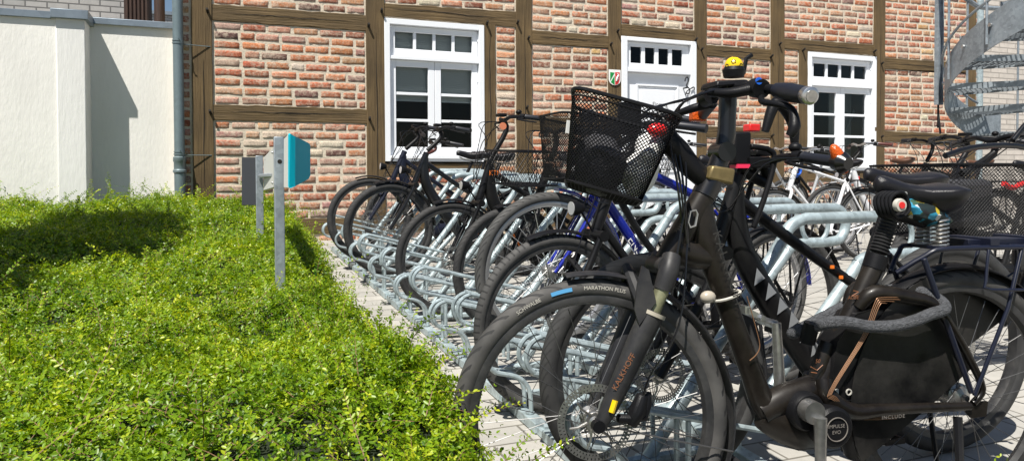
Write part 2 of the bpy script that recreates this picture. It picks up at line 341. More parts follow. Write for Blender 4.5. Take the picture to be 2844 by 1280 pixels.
def leafmat(name, a, bcol, c, sat=1):
    m, nt, b, L = newmat(name); N = nt.nodes.new
    at = N('ShaderNodeAttribute'); at.attribute_name = 'Lf'
    cr = N('ShaderNodeValToRGB'); e = cr.color_ramp.elements; e[0].position = 0; e[0].color = (*a, 1); e[1].position = 1; e[1].color = (*c, 1)
    k = e.new(.55); k.color = (*bcol, 1); L.new(at.outputs['Fac'], cr.inputs['Fac'])
    L.new(cr.outputs['Color'], b.inputs['Base Color']); b.inputs['Roughness'].default_value = .40; b.inputs['Specular IOR Level'].default_value = .42
    tr = N('ShaderNodeBsdfTranslucent'); sc = N('ShaderNodeVectorMath'); sc.operation = 'MULTIPLY'; L.new(cr.outputs['Color'], sc.inputs[0]); sc.inputs[1].default_value = (2.2, 2.0, .6); L.new(sc.outputs['Vector'], tr.inputs['Color'])
    ms = N('ShaderNodeMixShader'); ms.inputs[0].default_value = .32; L.new(b.outputs[0], ms.inputs[1]); L.new(tr.outputs[0], ms.inputs[2]); L.new(ms.outputs[0], nt.nodes['Material Output'].inputs['Surface'])
    return m
M['leaf'] = leafmat('small_glossy_leaves', (.026, .090, .004), (.185, .30, .008), (.50, .53, .024))  # leaf tones; their dark-to-bright spread also paints lit and shaded leaves
M['leaft'] = leafmat('tree_leaves', (.03, .07, .01), (.06, .12, .02), (.10, .17, .03))
M['twig'] = mat('brown_twigs', (.16, .085, .04), .7)
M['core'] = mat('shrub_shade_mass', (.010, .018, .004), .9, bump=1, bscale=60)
M['bark'] = mat('grey_bark', (.12, .09, .07), .9, bump=.8, bscale=30)

# ------------------------------------------------------------------ ground
D = 8.23                     # facade plane
me = bpy.data.meshes.new('ground'); S = 60
me.from_pydata([(-S, -S, gz(-S)), (S, -S, gz(-S)), (S, S, gz(S)), (-S, S, gz(S))], [], [(0, 1, 2, 3)])
me.materials.append(M['paver']); o = bpy.data.objects.new('pavement', me); C.objects.link(o); struct(o)
# planting bed
b = MB(); b.add([(-6, -2, gz(-2)+.004), (.80, -2, gz(-2)+.004), (.80, D+.1, gz(D+.1)+.004), (-6, D+.1, gz(D+.1)+.004)], [(0, 1, 2, 3)])
struct(b.build('soil_bed', M['soil'], smooth=False))
# little weeds in the paving joints
b = MB()
for _ in range(38):
    X = random.uniform(.92, 3.4); Y = random.uniform(1.9, 8)
    if random.random() < .5: X = random.uniform(.88, 1.05)
    for k in range(random.randint(5, 14)):
        a = random.uniform(0, 6.3); h = random.uniform(.01, .035); x = X+random.gauss(0, .02); y = Y+random.gauss(0, .02); z = gz(y)
        b.add([(x, y, z), (x+.004*math.cos(a+1.5), y+.004*math.sin(a+1.5), z), (x+h*.7*math.cos(a), y+h*.7*math.sin(a), z+h)], [(0, 1, 2)])
w = b.build('weeds', M['leaft'], smooth=False); w['kind'] = 'stuff'
me_ = w.data; at_ = me_.attributes.new('Lf', 'FLOAT', 'POINT'); at_.data.foreach_set('value', [random.random() for _ in me_.vertices])

# ------------------------------------------------------------------ half-timbered building
PAL = [((.43, .125, .06), 7), ((.50, .18, .08), 6), ((.53, .25, .13), 3.6), ((.46, .23, .16), 3.2), ((.55, .36, .26), 2.2), ((.17, .08, .065), 1.2), ((.28, .09, .05), 2.4), ((.60, .36, .15), .2), ((.60, .49, .38), 1.0), ((.36, .19, .155), 1.8)]
PW = [p[1] for p in PAL]
def hshift(p, s): return p
class Bricks:
    def __init__(s): s.b = MB(); s.col = []
    def brick(s, P00, P10, P11, P01, depth):
        """rough brick from four corners (X,Z) on the plane Y=D"""
        c = random.choices(PAL, PW)[0][0]; k = random.uniform(.62, 1.05); c = tuple(min(.75, max(.02, v*k*random.uniform(.93, 1.07))) for v in c)
        US = [0, .03, .25, .5, .75, .97, 1]; VS_ = [0, .10, .36, .64, .90, 1]; nx, nz = 7, 6; pr = random.uniform(.0, .004); vs = []; fs = []
        jit = lambda a: random.gauss(0, a)
        cj = [jit(.004) for _ in range(8)]
        for j in range(nz):
            for i in range(nx):
                u = US[i]; v = VS_[j]
                x = (P00[0]*(1-u)+P10[0]*u)*(1-v)+(P01[0]*(1-u)+P11[0]*u)*v
                z = (P00[1]*(1-u)+P10[1]*u)*(1-v)+(P01[1]*(1-u)+P11[1]*u)*v
                edge = (i in (0, nx-1)) or (j in (0, nz-1))
                if edge: x += jit(.0035); z += jit(.0032); y = D+.0065
                else: y = D-pr+jit(.0016)
                if j in (0, nz-1) and i in (0, nx-1): x += (.006 if i == 0 else -.006); z += (.006 if j == 0 else -.006)
                vs.append((x, y, z))
        for j in range(nz-1):
            for i in range(nx-1): fs.append((j*nx+i, j*nx+i+1, (j+1)*nx+i+1, (j+1)*nx+i))
        s.b.add(vs, fs); s.col += [(*c, 1.)]*len(vs)
    def panel(s, xl, xr, zl0, zr0, zl1, zr1):
        """courses between bottom edge zl0..zr0 and top edge zl1..zr1"""
        h = ((zl1-zl0)+(zr1-zr0))/2
        if h < .03 or xr-xl < .05: return
        n = max(1, round(h/.0955)); jt = .024
        for k in range(n):
            v0 = (k+.13)/n; v1 = (k+.87)/n
            x = xl+.018; off = (k % 2)*.14+random.uniform(-.03, .03); first = True
            while x < xr-.02:
                L = random.uniform(.215, .265) if random.random() > .14 else random.uniform(.11, .15)
                if first: L = .12+off if off > .05 else L; first = False
                x1 = min(x+L, xr-.018)
                if xr-.018-x1 < .07: x1 = xr-.018
                def Z(xx, v):
                    u = (xx-xl)/(xr-xl); return (zl0+(zr0-zl0)*u)*(1-v)+(zl1+(zr1-zl1)*u)*v
                dz = random.uniform(-.003, .003)
                s.brick((x, Z(x, v0)+dz), (x1, Z(x1, v0)+dz), (x1, Z(x1, v1)+dz), (x, Z(x, v1)+dz), 0)
                x = x1+jt*random.uniform(.7, 1.3)
    def build(s, name, parent):
        o = s.b.build(name, M['brick'], parent, ang=70)
        a = o.data.color_attributes.new('Col', 'FLOAT_COLOR', 'POINT'); a.data.foreach_set('color', np.array(s.col, dtype=np.float32).ravel()); return o

bld = thing('timber_framed_house', 'half-timbered house with brown oak beams and old red brick infill', 'house', (0, D, gz(D)))
OX = Vector((0, D, gz(D)))
def under(o, par=None):
    # keep world coordinates but parent to an Empty that stands at OX
    o.parent = par or bld; return o
def rel(b, off): b.v = [(p[0]-off[0], p[1]-off[1], p[2]-off[2]) for p in b.v]; return b
def fx(x, y=250): return atY(x, y, D).x
def fz(x, y): return atY(x, y, D).z
ZT = 4.9; ZB = gz(D)-.05
def bpart(b, name, m, par=None, **k):
    rel(b, OX); return b.build(name, m, par or bld, **k)
# mortar backing, one per bay
posts = [(527, 588, 540, 595), (1015, 1068, 1021, 1068), (1434, 1476, 1434, 1476), (1689.5, 1725, 1689, 1723), (1928, 1960, 1929, 1960), (2140, 2175, 2140, 2175.5), (2426, 2455, 2425, 2454), (2684, 2706, 2684, 2706)]
PX = [(fx((p[0]+p[2])/2), fx((p[1]+p[3])/2)) for p in posts]
def jag(n, a): return [random.gauss(0, a) for _ in range(n)]
def timber_v(x0, x1, z0, z1, proud=.018):
    b = MB(); n = 26; jl = jag(n+1, .0025); jr = jag(n+1, .0025); secs = []
    for i in range(n+1):
        z = z0+(z1-z0)*i/n; a = x0+jl[i]; c = x1+jr[i]; f = D-proud+random.gauss(0, .0012)
        secs.append([(a, D+.02, z), (a, f+.004, z), (a+.005, f, z), (c-.005, f, z), (c, f+.004, z), (c, D+.02, z)])
    b.loft(secs); return b
def timber_h(x0, x1, zl0, zr0, zl1, zr1, proud=.010):
    b = MB(); n = max(6, int((x1-x0)/.08)); secs = []
    for i in range(n+1):
        u = i/n; x = x0+(x1-x0)*u; lo = zl0+(zr0-zl0)*u+random.gauss(0, .003); hi = zl1+(zr1-zl1)*u+random.gauss(0, .003); f = D-proud+random.gauss(0, .001)
        secs.append([(x, D+.02, lo), (x, f+.004, lo), (x, f, lo+.006), (x, f, hi-.006), (x, f+.004, hi), (x, D+.02, hi)])
    b.loft(secs)
    return b
for i, (a, c) in enumerate(PX):
    bpart(timber_v(a, c, ZB, ZT, .020+.001*i), 'post', M['woodv'], ang=25)
def crack(pts, w=.004, y=.0):
    b = MB(); n = len(pts); vs = []; fs = []
    for i, (x, z) in enumerate(pts):
        ww = w*math.sin(PI*(i+.3)/(n-.4))+.0008
        dx, dz = (pts[min(i+1, n-1)][0]-pts[max(i-1, 0)][0], pts[min(i+1, n-1)][1]-pts[max(i-1, 0)][1]); l = math.hypot(dx, dz); nx, nz = -dz/l, dx/l
        vs += [(x+nx*ww, y, z+nz*ww), (x-nx*ww, y, z-nz*ww)]
    for i in range(n-1): fs.append((2*i, 2*i+1, 2*i+3, 2*i+2))
    b.add(vs, fs); return b
def hcrack(x0, x1, z, a=.012, w=.004, proud=.016):
    n = 24; p = []; zz = z
    for i in range(n): zz += random.gauss(0, a/4)-(zz-z)*.15; p.append((x0+(x1-x0)*i/(n-1), zz))
    bpart(crack(p, w, D-proud-.0035), 'crack', M['crack'], smooth=False)
def vcrack(z0, z1, x, w=.003, proud=.026):
    n = 24; p = []; xx = x
    for i in range(n): xx += random.gauss(0, .002)-(xx-x)*.15; p.append((xx, z0+(z1-z0)*i/(n-1)))
    bpart(crack(p, w, D-proud-.0035), 'crack', M['crack'], smooth=False)

# horizontal members per bay, in photograph rows read at the two ends
sill = ((fz(870, 609), fz(870, 653)),)
SZ1, SZ0 = fz(870, 607), fz(870, 650)
bays = [
    (0, 1, [(13, 44, 57, 88), (290, 304, 334, 344)]),
    (1, 2, [(10, 34, 46, 77)]),
    (2, 3, [(84, 101, 122, 135), (326, 330, 362, 366)]),
    (3, 4, [(68, 86, 99, 116)]),
    (4, 5, [(126, 139, 155.5, 169), (352, 354, 381, 384)]),
    (5, 6, [(108, 126, 137, 154)]),
    (6, 7, [(162, 176, 192, 203), (364, 375, 392, 408)])]
holes = {1: [(1067.5, 1344)], 3: [(1723, 1931)], 5: [(2241, 2431)]}
bk = Bricks(); mo = MB()
def back(x0, x1, z0, z1): mo.box((x0-.03, D+.0035, z0), (x1+.03, D+.12, z1))
wbot = {1: 452, 3: None, 5: 474}
for (i, j, rails) in bays:
    xl = PX[i][1]; xr = PX[j][0]; pl = (posts[i][1]+posts[i][3])/2; pr = (posts[j][0]+posts[j][2])/2
    R = [(fz(pl, t0), fz(pr, t1), fz(pl, b0), fz(pr, b1)) for (t0, t1, b0, b1) in rails]
    for k, r in enumerate(R):
        bpart(timber_h(xl+.002, xr-.002, r[2], r[3], r[0], r[1], .010+.001*i), 'rail', M['woodh'], ang=25)
        hcrack(xl+.1, xr-.15, (r[0]+r[2])/2+.01, w=.0035, proud=.010+.001*i)
    # sill beam and plinth
    hole = holes.get(i)
    if i != 3:
        bpart(timber_h(xl+.002, xr-.002, SZ0, SZ0, SZ1, SZ1, .012), 'sill_beam', M['woodh'], ang=25)
        bk.panel(xl, xr, ZB, ZB, SZ0, SZ0); back(xl, xr, ZB, SZ1)
    top = R[0]
    # above first rail
    bk.panel(xl, xr, top[0], top[1], top[0]+1.6, top[1]+1.6); back(xl, xr, min(top[2], top[3]), ZT)
    if not hole:
        cur = (top[2], top[3])
        for r in R[1:]:
            bk.panel(xl, xr, r[0], r[1], cur[0], cur[1]); cur = (r[2], r[3])
        bk.panel(xl, xr, SZ1, SZ1, cur[0], cur[1]); back(xl, xr, SZ1, max(top[2], top[3]))
    elif i == 1:
        hx1 = fx(1344); q0, q1 = fx(1344.5), fx(1376)
        bpart(timber_v(q0, q1, SZ1, R[0][3]+.012, .014), 'window_post', M['woodv'], ang=25)
        vcrack(SZ1+.8, R[0][3]-.05, (q0+q1)/2, .004, .016)
        bk.panel(q1, xr, SZ1, SZ1, R[0][3]+.004, R[0][3]); back(q1-.03, xr, SZ1, R[0][3])
        zb = fz(1200, 452); bpart(timber_h(xl+.002, q0-.002, zb-.15, zb-.15, zb-.012, zb-.012, .011), 'rail', M['woodh'], ang=25)
        bk.panel(xl, q0, SZ1, SZ1, zb-.15, zb-.15); back(xl, q0, SZ1, zb-.01)
    elif i == 5:
        q0, q1 = fx(2218.5), fx(2241.5)
        bpart(timber_v(q0, q1, SZ1, R[0][2]+.012, .014), 'window_post', M['woodv'], ang=25)
        bk.panel(xl, q0, SZ1, SZ1, R[0][2]-.004, R[0][2]-.006); back(xl, q0+.03, SZ1, R[0][2])
        zb = fz(2330, 474); bpart(timber_h(q1+.002, xr-.002, zb-.15, zb-.15, zb-.012, zb-.012, .011), 'rail', M['woodh'], ang=25)
        bk.panel(q1, xr, SZ1, SZ1, zb-.15, zb-.15); back(q1, xr, SZ1, zb-.01)
bk.panel(PX[0][0]-.15, PX[0][0]-.004, ZB, ZB, ZT-1, ZT-1); back(PX[0][0]-.13, PX[0][0], ZB, ZT)
bk.panel(PX[7][1]+.0, PX[7][1]+.06, ZB, ZB, ZT-1, ZT-1)
bpart(mo, 'mortar', M['mortar'], smooth=False)
bk.b.v = [(p[0], p[1]-D, p[2]-OX.z) for p in bk.b.v]; bk.build('brick_infill', bld)
# post cracks
for (i, z0, z1) in ((0, .9, 2.2), (1, .8, 2.6), (2, 1.2, 2.9), (3, 1.0, 2.6), (5, 1.2, 3.1), (6, 1.6, 3.4)): vcrack(z0, z1, PX[i][0]*.45+PX[i][1]*.55, .0035, .020+.001*i)
# pegs
def peg(x, y, up=1):
    p = atY(x, y, D-.045); b = MB()
    b.tube([(p.x-.012, D-.075, p.z+.02), (p.x+.0, D+.0, p.z-.012)], [.013, .016], 8); bpart(b, 'peg', M['crack'])
for (x, y) in ((578, 32), (586, 313), (1026, 73), (1029, 332), (1062, 32), (1355, 66), (1440, 64), (1470, 108), (1718, 88), (1699, 125), (1935, 112), (1951, 139), (2145, 158), (2168, 124), (2147, 378), (2234, 140), (2431, 144), (2451, 178), (2451, 381), (1466, 300)): peg(x, y)
for (y) in (28, 46, 300, 322):
    p = atY(529, y, D); b = MB(); b.tube([(p.x-.09, D+.02, p.z), (p.x+.01, D+.015, p.z-.004)], .012, 8); bpart(b, 'peg', M['crack'])
# solid body of the house behind the facade (roof line above the picture)
b = MB(); X0, X1 = PX[0][0]+.02, PX[7][1]-.02
b.box((X0, D+1.3, ZB), (X1, D+6, ZT)); b.box((X0, D+.13, ZT-.1), (X1, D+6, ZT)); b.box((X0, D+.13, ZB), (X0+.02, D+1.3, ZT-.1))
bpart(b, 'wall', M['mortar'], smooth=False)
b = MB(); b.prism([(D-.12, ZT), (D+6.3, ZT), (D+3, ZT+2.6)], X0-.1, X1+.1, 'x'); bpart(b, 'roof', M['darkwood'], smooth=False)

# ---------------- windows
def rect(b, x0, x1, z0, z1, y0, y1): b.box((x0, y0, z0), (x1, y1, z1))
def frame4(b, x0, x1, z0, z1, w, y0, y1, wb=None, wt=None):
    wb = wb or w; wt = wt or w
    rect(b, x0, x0+w, z0, z1, y0, y1); rect(b, x1-w, x1, z0, z1, y0, y1)
    rect(b, x0+w, x1-w, z0, z0+wb, y0, y1); rect(b, x0+w, x1-w, z1-wt, z1, y0, y1)
def window(xa, xb, yt, yb, blinds, name='window'):
    xm = (xa+xb)/2; x0, x1 = fx(xa, 250), fx(xb, 250); z1 = (fz(xa, yt[0])+fz(xb, yt[1]))/2; z0 = fz(xm, yb)
    W = x1-x0; H = z1-z0
    fr = MB(); frame4(fr, x0, x1, z0, z1, W*.052, D-.028, D+.12)             # outer frame
    ix0, ix1, iz0, iz1 = x0+W*.052, x1-W*.052, z0+W*.052, z1-W*.052
    zt = z1-H*.272                                                     # transom
    rect(fr, ix0, ix1, zt-.014, zt+.022, D-.016, D+.10)
    rect(fr, ix0, ix1, iz0-.03, iz0+.004, D-.045, D-.0285)               # weather bar
    frame = bpart(fr, name, M['wframe'], bevel=.003)
    sashes = []
    def sash(a, c, e, f, nx, nz, w, mw, sill=None):
        s = MB(); frame4(s, a, c, e, f, w, D+.026, D+.070, wb=w*1.35)
        s2 = MB()
        so = bpart(s, 'sash', M['wframe'], frame, bevel=.004)
        for k in range(1, nx):
            s2 = MB(); x = a+w+(c-a-2*w)*k/nx; rect(s2, x-mw/2, x+mw/2, e+w*1.35, f-w, D+.034, D+.070); bpart(s2, 'muntin', M['wframe'], frame, bevel=.003)
        for k in range(1, nz):
            s2 = MB(); z = e+w*1.35+(f-e-w*2.35)*k/nz; rect(s2, a+w, c-w, z-mw/2, z+mw/2, D+.0335, D+.0705); bpart(s2, 'muntin', M['wframe'], frame, bevel=.003)
        g = MB(); rect(g, a+w*.7, c-w*.7, e+w*.9, f-w*.7, D+.056, D+.0600); bpart(g, 'pane', M['glass'], frame, smooth=False)
    sash(ix0+.004, ix1-.004, zt+.024, iz1-.004, 4, 1, W*.056, W*.030)
    xm_ = (ix0+ix1)/2
    sash(ix0+.004, xm_-.002, iz0+.006, zt-.016, 1, 3, W*.062, W*.026); sash(xm_+.002, ix1-.004, iz0+.006, zt-.016, 1, 3, W*.062, W*.026)
    # hinges
    h = MB()
    for (hx) in (ix0+.006, ix1-.006):
        for hz in (zt-.18, iz0+.15, iz1-.08):
            h.cyl((hx, D+.012, hz), .008, .028, 8); h.box((hx-.006, D+.016, hz-.045), (hx+.006, D+.032, hz+.045))
    bpart(h, 'hinge', M['hinge'], frame)
    if blinds:
        s = MB(); z = iz1-.02; zend = iz0+(zt-iz0)*.60
        while z > zend:
            s.box((ix0+.03, D+.105, z-.0015), (ix1-.03, D+.128, z+.0015)); 
            n = 4; q = s.v[-8:]; s.v[-8:] = [(p[0], p[1], p[2]+(p[1]-D-.116)*-1.3) for p in q]; z -= .024
        s.box((ix0+.03, D+.10, zend-.03), (ix1-.03, D+.13, zend-.012))
        bpart(s, 'blind', M['slat'], frame, smooth=False)
    # room
    r = MB(); a, c, e, f = ix0-.02, ix1+.02, iz0-.02, iz1+.02; y0, y1 = D+.122, D+1.25
    r.add([(a, y0, e), (c, y0, e), (c, y0, f), (a, y0, f), (a, y1, e), (c, y1, e), (c, y1, f), (a, y1, f)], [(4, 5, 6, 7), (0, 1, 5, 4), (3, 7, 6, 2), (0, 4, 7, 3), (1, 2, 6, 5)])
    bpart(r, 'room', M['roomb'], frame, smooth=False)
    return frame, (x0, x1, z0, z1)
w1, r1 = window(1067.5, 1343.5, (50, 74), 449, True)
w1['label'] = 'white window with grey blinds half down'
w2, r2 = window(2241.5, 2430.5, (146, 158), 474, False)
w2['label'] = 'white window without blinds'
# white shelving behind window two, an ornament
b = MB(); x0, x1, z0, z1 = r2
for k in (.62, .80): b.tube([(x0+(x1-x0)*.62, D+.35, z0+.1), (x0+(x1-x0)*(k+.2), D+.35, z1-.7)], .02, 6)
b.box((x0+(x1-x0)*.62, D+.4, z0), (x1-.05, D+.42, z1-.3)); bpart(b, 'interior_panel', mat('grey_interior', (.33, .34, .32), .8), w2, smooth=False)
b = MB(); zz = z0+.75; b.rev([(.0001, -.22), (.05, -.22), (.07, -.12), (.06, 0), (.03, .04), (.045, .08), (.03, .12), (.0001, .15)], (x0+.19, D+.25, zz), 16, axis='z', closedprof=False); bpart(b, 'ornament', M['cloth'], w2)

# ---------------- door
x0, x1 = fx(1723.5), fx(1931); z1 = (fz(1723, 101)+fz(1931, 118))/2; z0 = gz(D)+.02; W = x1-x0
fr = MB(); rect(fr, x0, x0+W*.075, z0, z1, D-.03, D+.12); rect(fr, x1-W*.075, x1, z0, z1, D-.03, D+.12); rect(fr, x0+W*.075, x1-W*.075, z1-.05, z1, D-.03, D+.12)
a, c = x0+W*.075, x1-W*.075
zt0 = fz(1830, 200)
rect(fr, a, c, zt0-.02, zt0+.03, D-.020, D+.12)
door = bpart(fr, 'door', M['wframe'], bevel=.004); door['label'] = 'white panelled entrance door with four-pane transom'
s = MB(); e, f = zt0+.032, z1-.055; w = W*.06; pe, pf = fz(1830, 179), fz(1830, 134)
rect(s, a+.002, c-.002, e, pe, D+.02, D+.06); rect(s, a+.002, c-.002, pf, f, D+.02, D+.06)
xs = [1754, 1784, 1794, 1821, 1831.5, 1859.5, 1869, 1898]
X = [a+.002]+[fx(v, 150) for v in xs]+[c-.002]
for k in range(0, 10, 2): rect(s, X[k], X[k+1], pe, pf, D+.0205, D+.0595)
bpart(s, 'transom', M['wframe'], door, bevel=.003)
g = MB(); rect(g, a, c, e+.02, f-.01, D+.0400, D+.0440); bpart(g, 'pane', M['glass'], door, smooth=False)
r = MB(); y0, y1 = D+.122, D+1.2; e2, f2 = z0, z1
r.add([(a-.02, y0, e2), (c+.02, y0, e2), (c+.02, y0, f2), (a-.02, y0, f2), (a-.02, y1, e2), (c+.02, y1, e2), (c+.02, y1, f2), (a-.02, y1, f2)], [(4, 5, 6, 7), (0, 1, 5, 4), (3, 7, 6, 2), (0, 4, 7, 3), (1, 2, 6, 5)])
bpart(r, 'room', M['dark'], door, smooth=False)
lf = MB(); rect(lf, a+.003, c-.003, z0+.01, zt0-.022, D+.045, D+.10)
def moulding(bb, p0, p1, q0, q1, yf):
    frame4(bb, p0, p1, q0, q1, .022, yf-.016, yf+.002); frame4(bb, p0+.026, p1-.026, q0+.026, q1-.026, .010, yf-.008, yf+.002)
    rect(bb, p0+.07, p1-.07, q0+.07, q1-.07, yf-.010, yf+.002)
def dz(y): return fz(1830, y)
moulding(lf, fx(1771), fx(1889), dz(438), dz(236), D+.045); moulding(lf, fx(1771), fx(1889), z0+.16, dz(474), D+.045)
leafo = bpart(lf, 'leaf', M['wframe'], door, bevel=.004)
# lettering on the door
for body, (px, py), sz in (('Eingang', (1812, 291), .078), ('mstraße', (1818, 307), .078)):
    vs, fs = text_mesh(body, sz); p = atY(px, py, D+.035); b = MB(); b.add([(p.x+v[0], D+.034, p.z+v[1]-.02) for v in vs], fs); bpart(b, 'lettering', M['letterk'], leafo, smooth=False)
# wrought iron scroll handle
b = MB(); p = atY(1905, 245, D)
cv = lambda px, py: (atY(px, py, D).x, D-.05, atY(px, py, D).z)
b.tube([cv(1896, 228), cv(1898, 219), cv(1903, 217), cv(1906, 224), cv(1903, 232), cv(1900, 240), cv(1906, 246), cv(1910, 254), cv(1906, 262), cv(1900, 260)], .009, 6, smooth=4)
b.tube([cv(1898, 266), cv(1901, 256), cv(1912, 248), cv(1921, 244), cv(1922, 252)], .008, 6, smooth=4); b.tube([cv(1903, 245), (cv(1903, 245)[0], D+.04, cv(1903, 245)[2])], .01, 6)
bpart(b, 'iron_scroll', M['iron'], door)

# coat of arms plaque on the post
p0 = atY(1707, 215, D-.03); w_, h_ = .085, .125
def shield(s, yy, cx=0, cz=0):
    pts = []
    for k in range(13):
        a_ = PI+PI*k/12; pts.append((cx+w_*s*math.cos(a_), cz-h_*.25*s+h_*.75*s*math.sin(a_)*(.75 if True else 1)))
    return [(cx-w_*s, cz+h_*.75*s)]+pts+[(cx+w_*s, cz+h_*.75*s)]
pl = thing('coat_of_arms_sign', 'small white shield plaque with green diagonal and red field on timber post by door', 'sign', p0)
b = MB(); b.prism(shield(1, 0), -.006, .004); b.build('plate', mat('enamel_white', (.8, .8, .78), .3), pl, smooth=False)
b = MB(); b.prism([(-w_*.8, .06), (-w_*.8, -.05), (-.005, .055)], -.0085, -.0055); b.prism([(-.004, -.10), (-.06, -.065), (-.004, .02)], -.0085, -.0055); b.build('green_field', mat('enamel_green', (.01, .25, .05), .3), pl, smooth=False)
b = MB(); b.prism([(.004, .062), (w_*.82, .062), (w_*.82, -.03), (.05, -.08), (.004, -.10)], -.0085, -.0055); b.build('red_field', mat('enamel_red', (.55, .03, .03), .3), pl, smooth=False)
b = MB(); b.tube([(.02, -.0095, -.05), (.03, -.0095, -.01), (.05, -.0095, .03), (.028, -.0095, .045)], [.008, .013, .010, .004], 6, smooth=3); b.tube([(.03, -.0095, -.01), (.055, -.0095, -.025)], .005, 5); b.build('white_horse', M['letterw'], pl)
vs, fs = text_mesh('NRW', .02); 

# ------------------------------------------------------------------ white garden wall
YW = 8.35
def wx(x, Y=YW, y=250): return atY(x, y, Y).x
wall = thing('rendered_garden_wall', 'white rendered garden wall with pier and grey metal coping', 'wall', (wx(300), YW, gz(YW)))
WO = wall.location.copy()
def wpart(b, name, m, par=None, **k): rel(b, WO); return b.build(name, m, par or wall, **k)
zc = 2.545
b = MB(); b.box((wx(249)-.02, YW, 0), (PX[0][0]-.005, YW+.30, zc)); wpart(b, 'wall_face', M['wallw'], smooth=False)
YP = YW-.33
b = MB(); xa, xb = atY(158, 300, YP).x, atY(239, 300, YP).x
zp = atY(200, 38, YP).z
b.box((xa, YP, 0), (xb, YW+.30, zp)); wpart(b, 'pier', M['wallpier'], bevel=.01)
YL = YP+.02; zl = atY(75, 40, YL).z
b = MB(); b.box((-9, YL, 0), (xa-.002, YL+.35, zl)); wpart(b, 'wall_face', M['wallw'], smooth=False)
b = MB(); b.box((wx(249)+.0, YW-.035, zc), (PX[0][0]-.03, YW+.33, zc+.03)); b.box((wx(249), YW-.038, zc-.035), (PX[0][0]-.03, YW-.030, zc+.028)); wpart(b, 'coping', M['coping'], bevel=.003)
b = MB(); b.box((xa-.035, YP-.04, zp-.055), (xb+.035, YW+.33, zp+.03)); wpart(b, 'pier_cap', M['coping'], bevel=.004)
b = MB(); b.box((-9, YL-.03, zl-.03), (xa-.036, YL+.38, zl+.035)); wpart(b, 'coping', M['coping'], bevel=.003)

# downpipe
pxl, pxr = 477, 507
pb = thing('downpipe', 'grey zinc downpipe beside the corner post', 'downpipe', (wx((484+515)/2, D-.08, 500), D-.08, gz(D)))
xm_ = atY(494, 100, D-.08).x-pb.location.x; b = MB(); r_ = (atY(508, 100, D-.08).x-atY(478, 100, D-.08).x)/2
b.tube([(xm_, 0, 0), (xm_, 0, 5)], r_, 20); b.build('pipe', M['zinc'], pb)
for (yy) in (117, 425):
    z = atY(494, yy, D-.08).z-pb.location.z; b = MB(); b.cyl((xm_, 0, z-.02), r_+.006, .014, 24, 'z'); b.cyl((xm_, 0, z+.006), r_+.006, .010, 24, 'z'); b.tube([(xm_+.02, -r_-.01, z), (xm_+.01, -r_-.03, z+.02), (xm_+.035, -r_-.02, z-.01)], .006, 6); b.tube([(xm_+r_, 0, z-.02), (xm_+.30, .06, z-.02)], .004, 6); b.build('clamp', M['zinc'], pb)
z = atY(494, 462, D-.08).z-pb.location.z
b = MB(); b.rev([(r_, .10), (r_+.012, .09), (r_+.012, .05), (r_+.006, .04), (r_+.006, -.03), (r_+.015, -.04), (r_+.015, -.06), (r_+.004, -.07), (r_+.002, -.6), (r_, -.6)], (xm_, 0, z), 24, axis='z', closedprof=False); b.build('sleeve', M['zinc'], pb)

# neighbouring grey brick building beyond the white wall
gb = thing('grey_brick_building', 'grey brick building rising behind the white wall at the left', 'building', (-6, 12, gz(12)))
b = MB(); xe = atY(346, 30, 12).x; b.box((-16, 12, 0), (xe, 14, 9)); rel(b, (-6, 12, gz(12))); b.build('wall', M['greybrick'], gb, smooth=False)
b = MB()
xq = atY(410, 30, 12).x
for k in range(12):
    a = xe+.02+(xq-xe)*k/12; b.box((a, 11.7-.02*(k % 2), 1), (a+(xq-xe)/12*.92, 12.6, 9))
rel(b, (-6, 12, gz(12))); b.build('dark_cladding', M['darkwood'], gb, smooth=False)
b = MB(); xs_ = atY(452, 30, 12).x; b.tube([(xs_-.02, 11.6, 2), (xs_-.02, 11.6, 9)], .07, 10); rel(b, (-6, 12, gz(12))); b.build('pipe', M['darkwood'], gb)
fb = thing('distant_grey_building', 'tiny grey building edge under the blue sky sliver beside the downpipe', 'building', (atY(466, 50, 30).x, 30, gz(30)))
b = MB(); hz = atY(466, 43, 30).z-gz(30); b.box((-.6, 0, 0), (1.2, 4, hz)); b.build('wall', M['greybrick'], fb, smooth=False)
b = MB(); b.box((-.7, -.1, hz), (1.3, 4.1, hz+.12)); b.build('roof_edge', M['coping'], fb, smooth=False)

# pale brick building + pipe at the right
pb2 = thing('pale_brick_building', 'pale buff brick wall behind the spiral stair', 'building', (PX[7][1]+1, D+.15, gz(D)))
b = MB(); b.box((-.94, 0, 0), (12, 4, 8)); b.build('wall', M['palebrick'], pb2, smooth=False)
dp = thing('rain_pipe', 'light grey rainwater pipe between brick house and pale wall, behind the spiral stair', 'downpipe', (atY(2718, 250, D+.0).x, D-.0, gz(D)))
b = MB(); b.tube([(0, 0, 0), (0, 0, 6)], .062, 20); b.build('pipe', M['galv'], dp)
b = MB(); b.cyl((0, 0, .9), .07, .03, 20, 'z'); b.cyl((0, 0, 2.6), .07, .03, 20, 'z'); b.build('clamp', M['galvd'], dp)

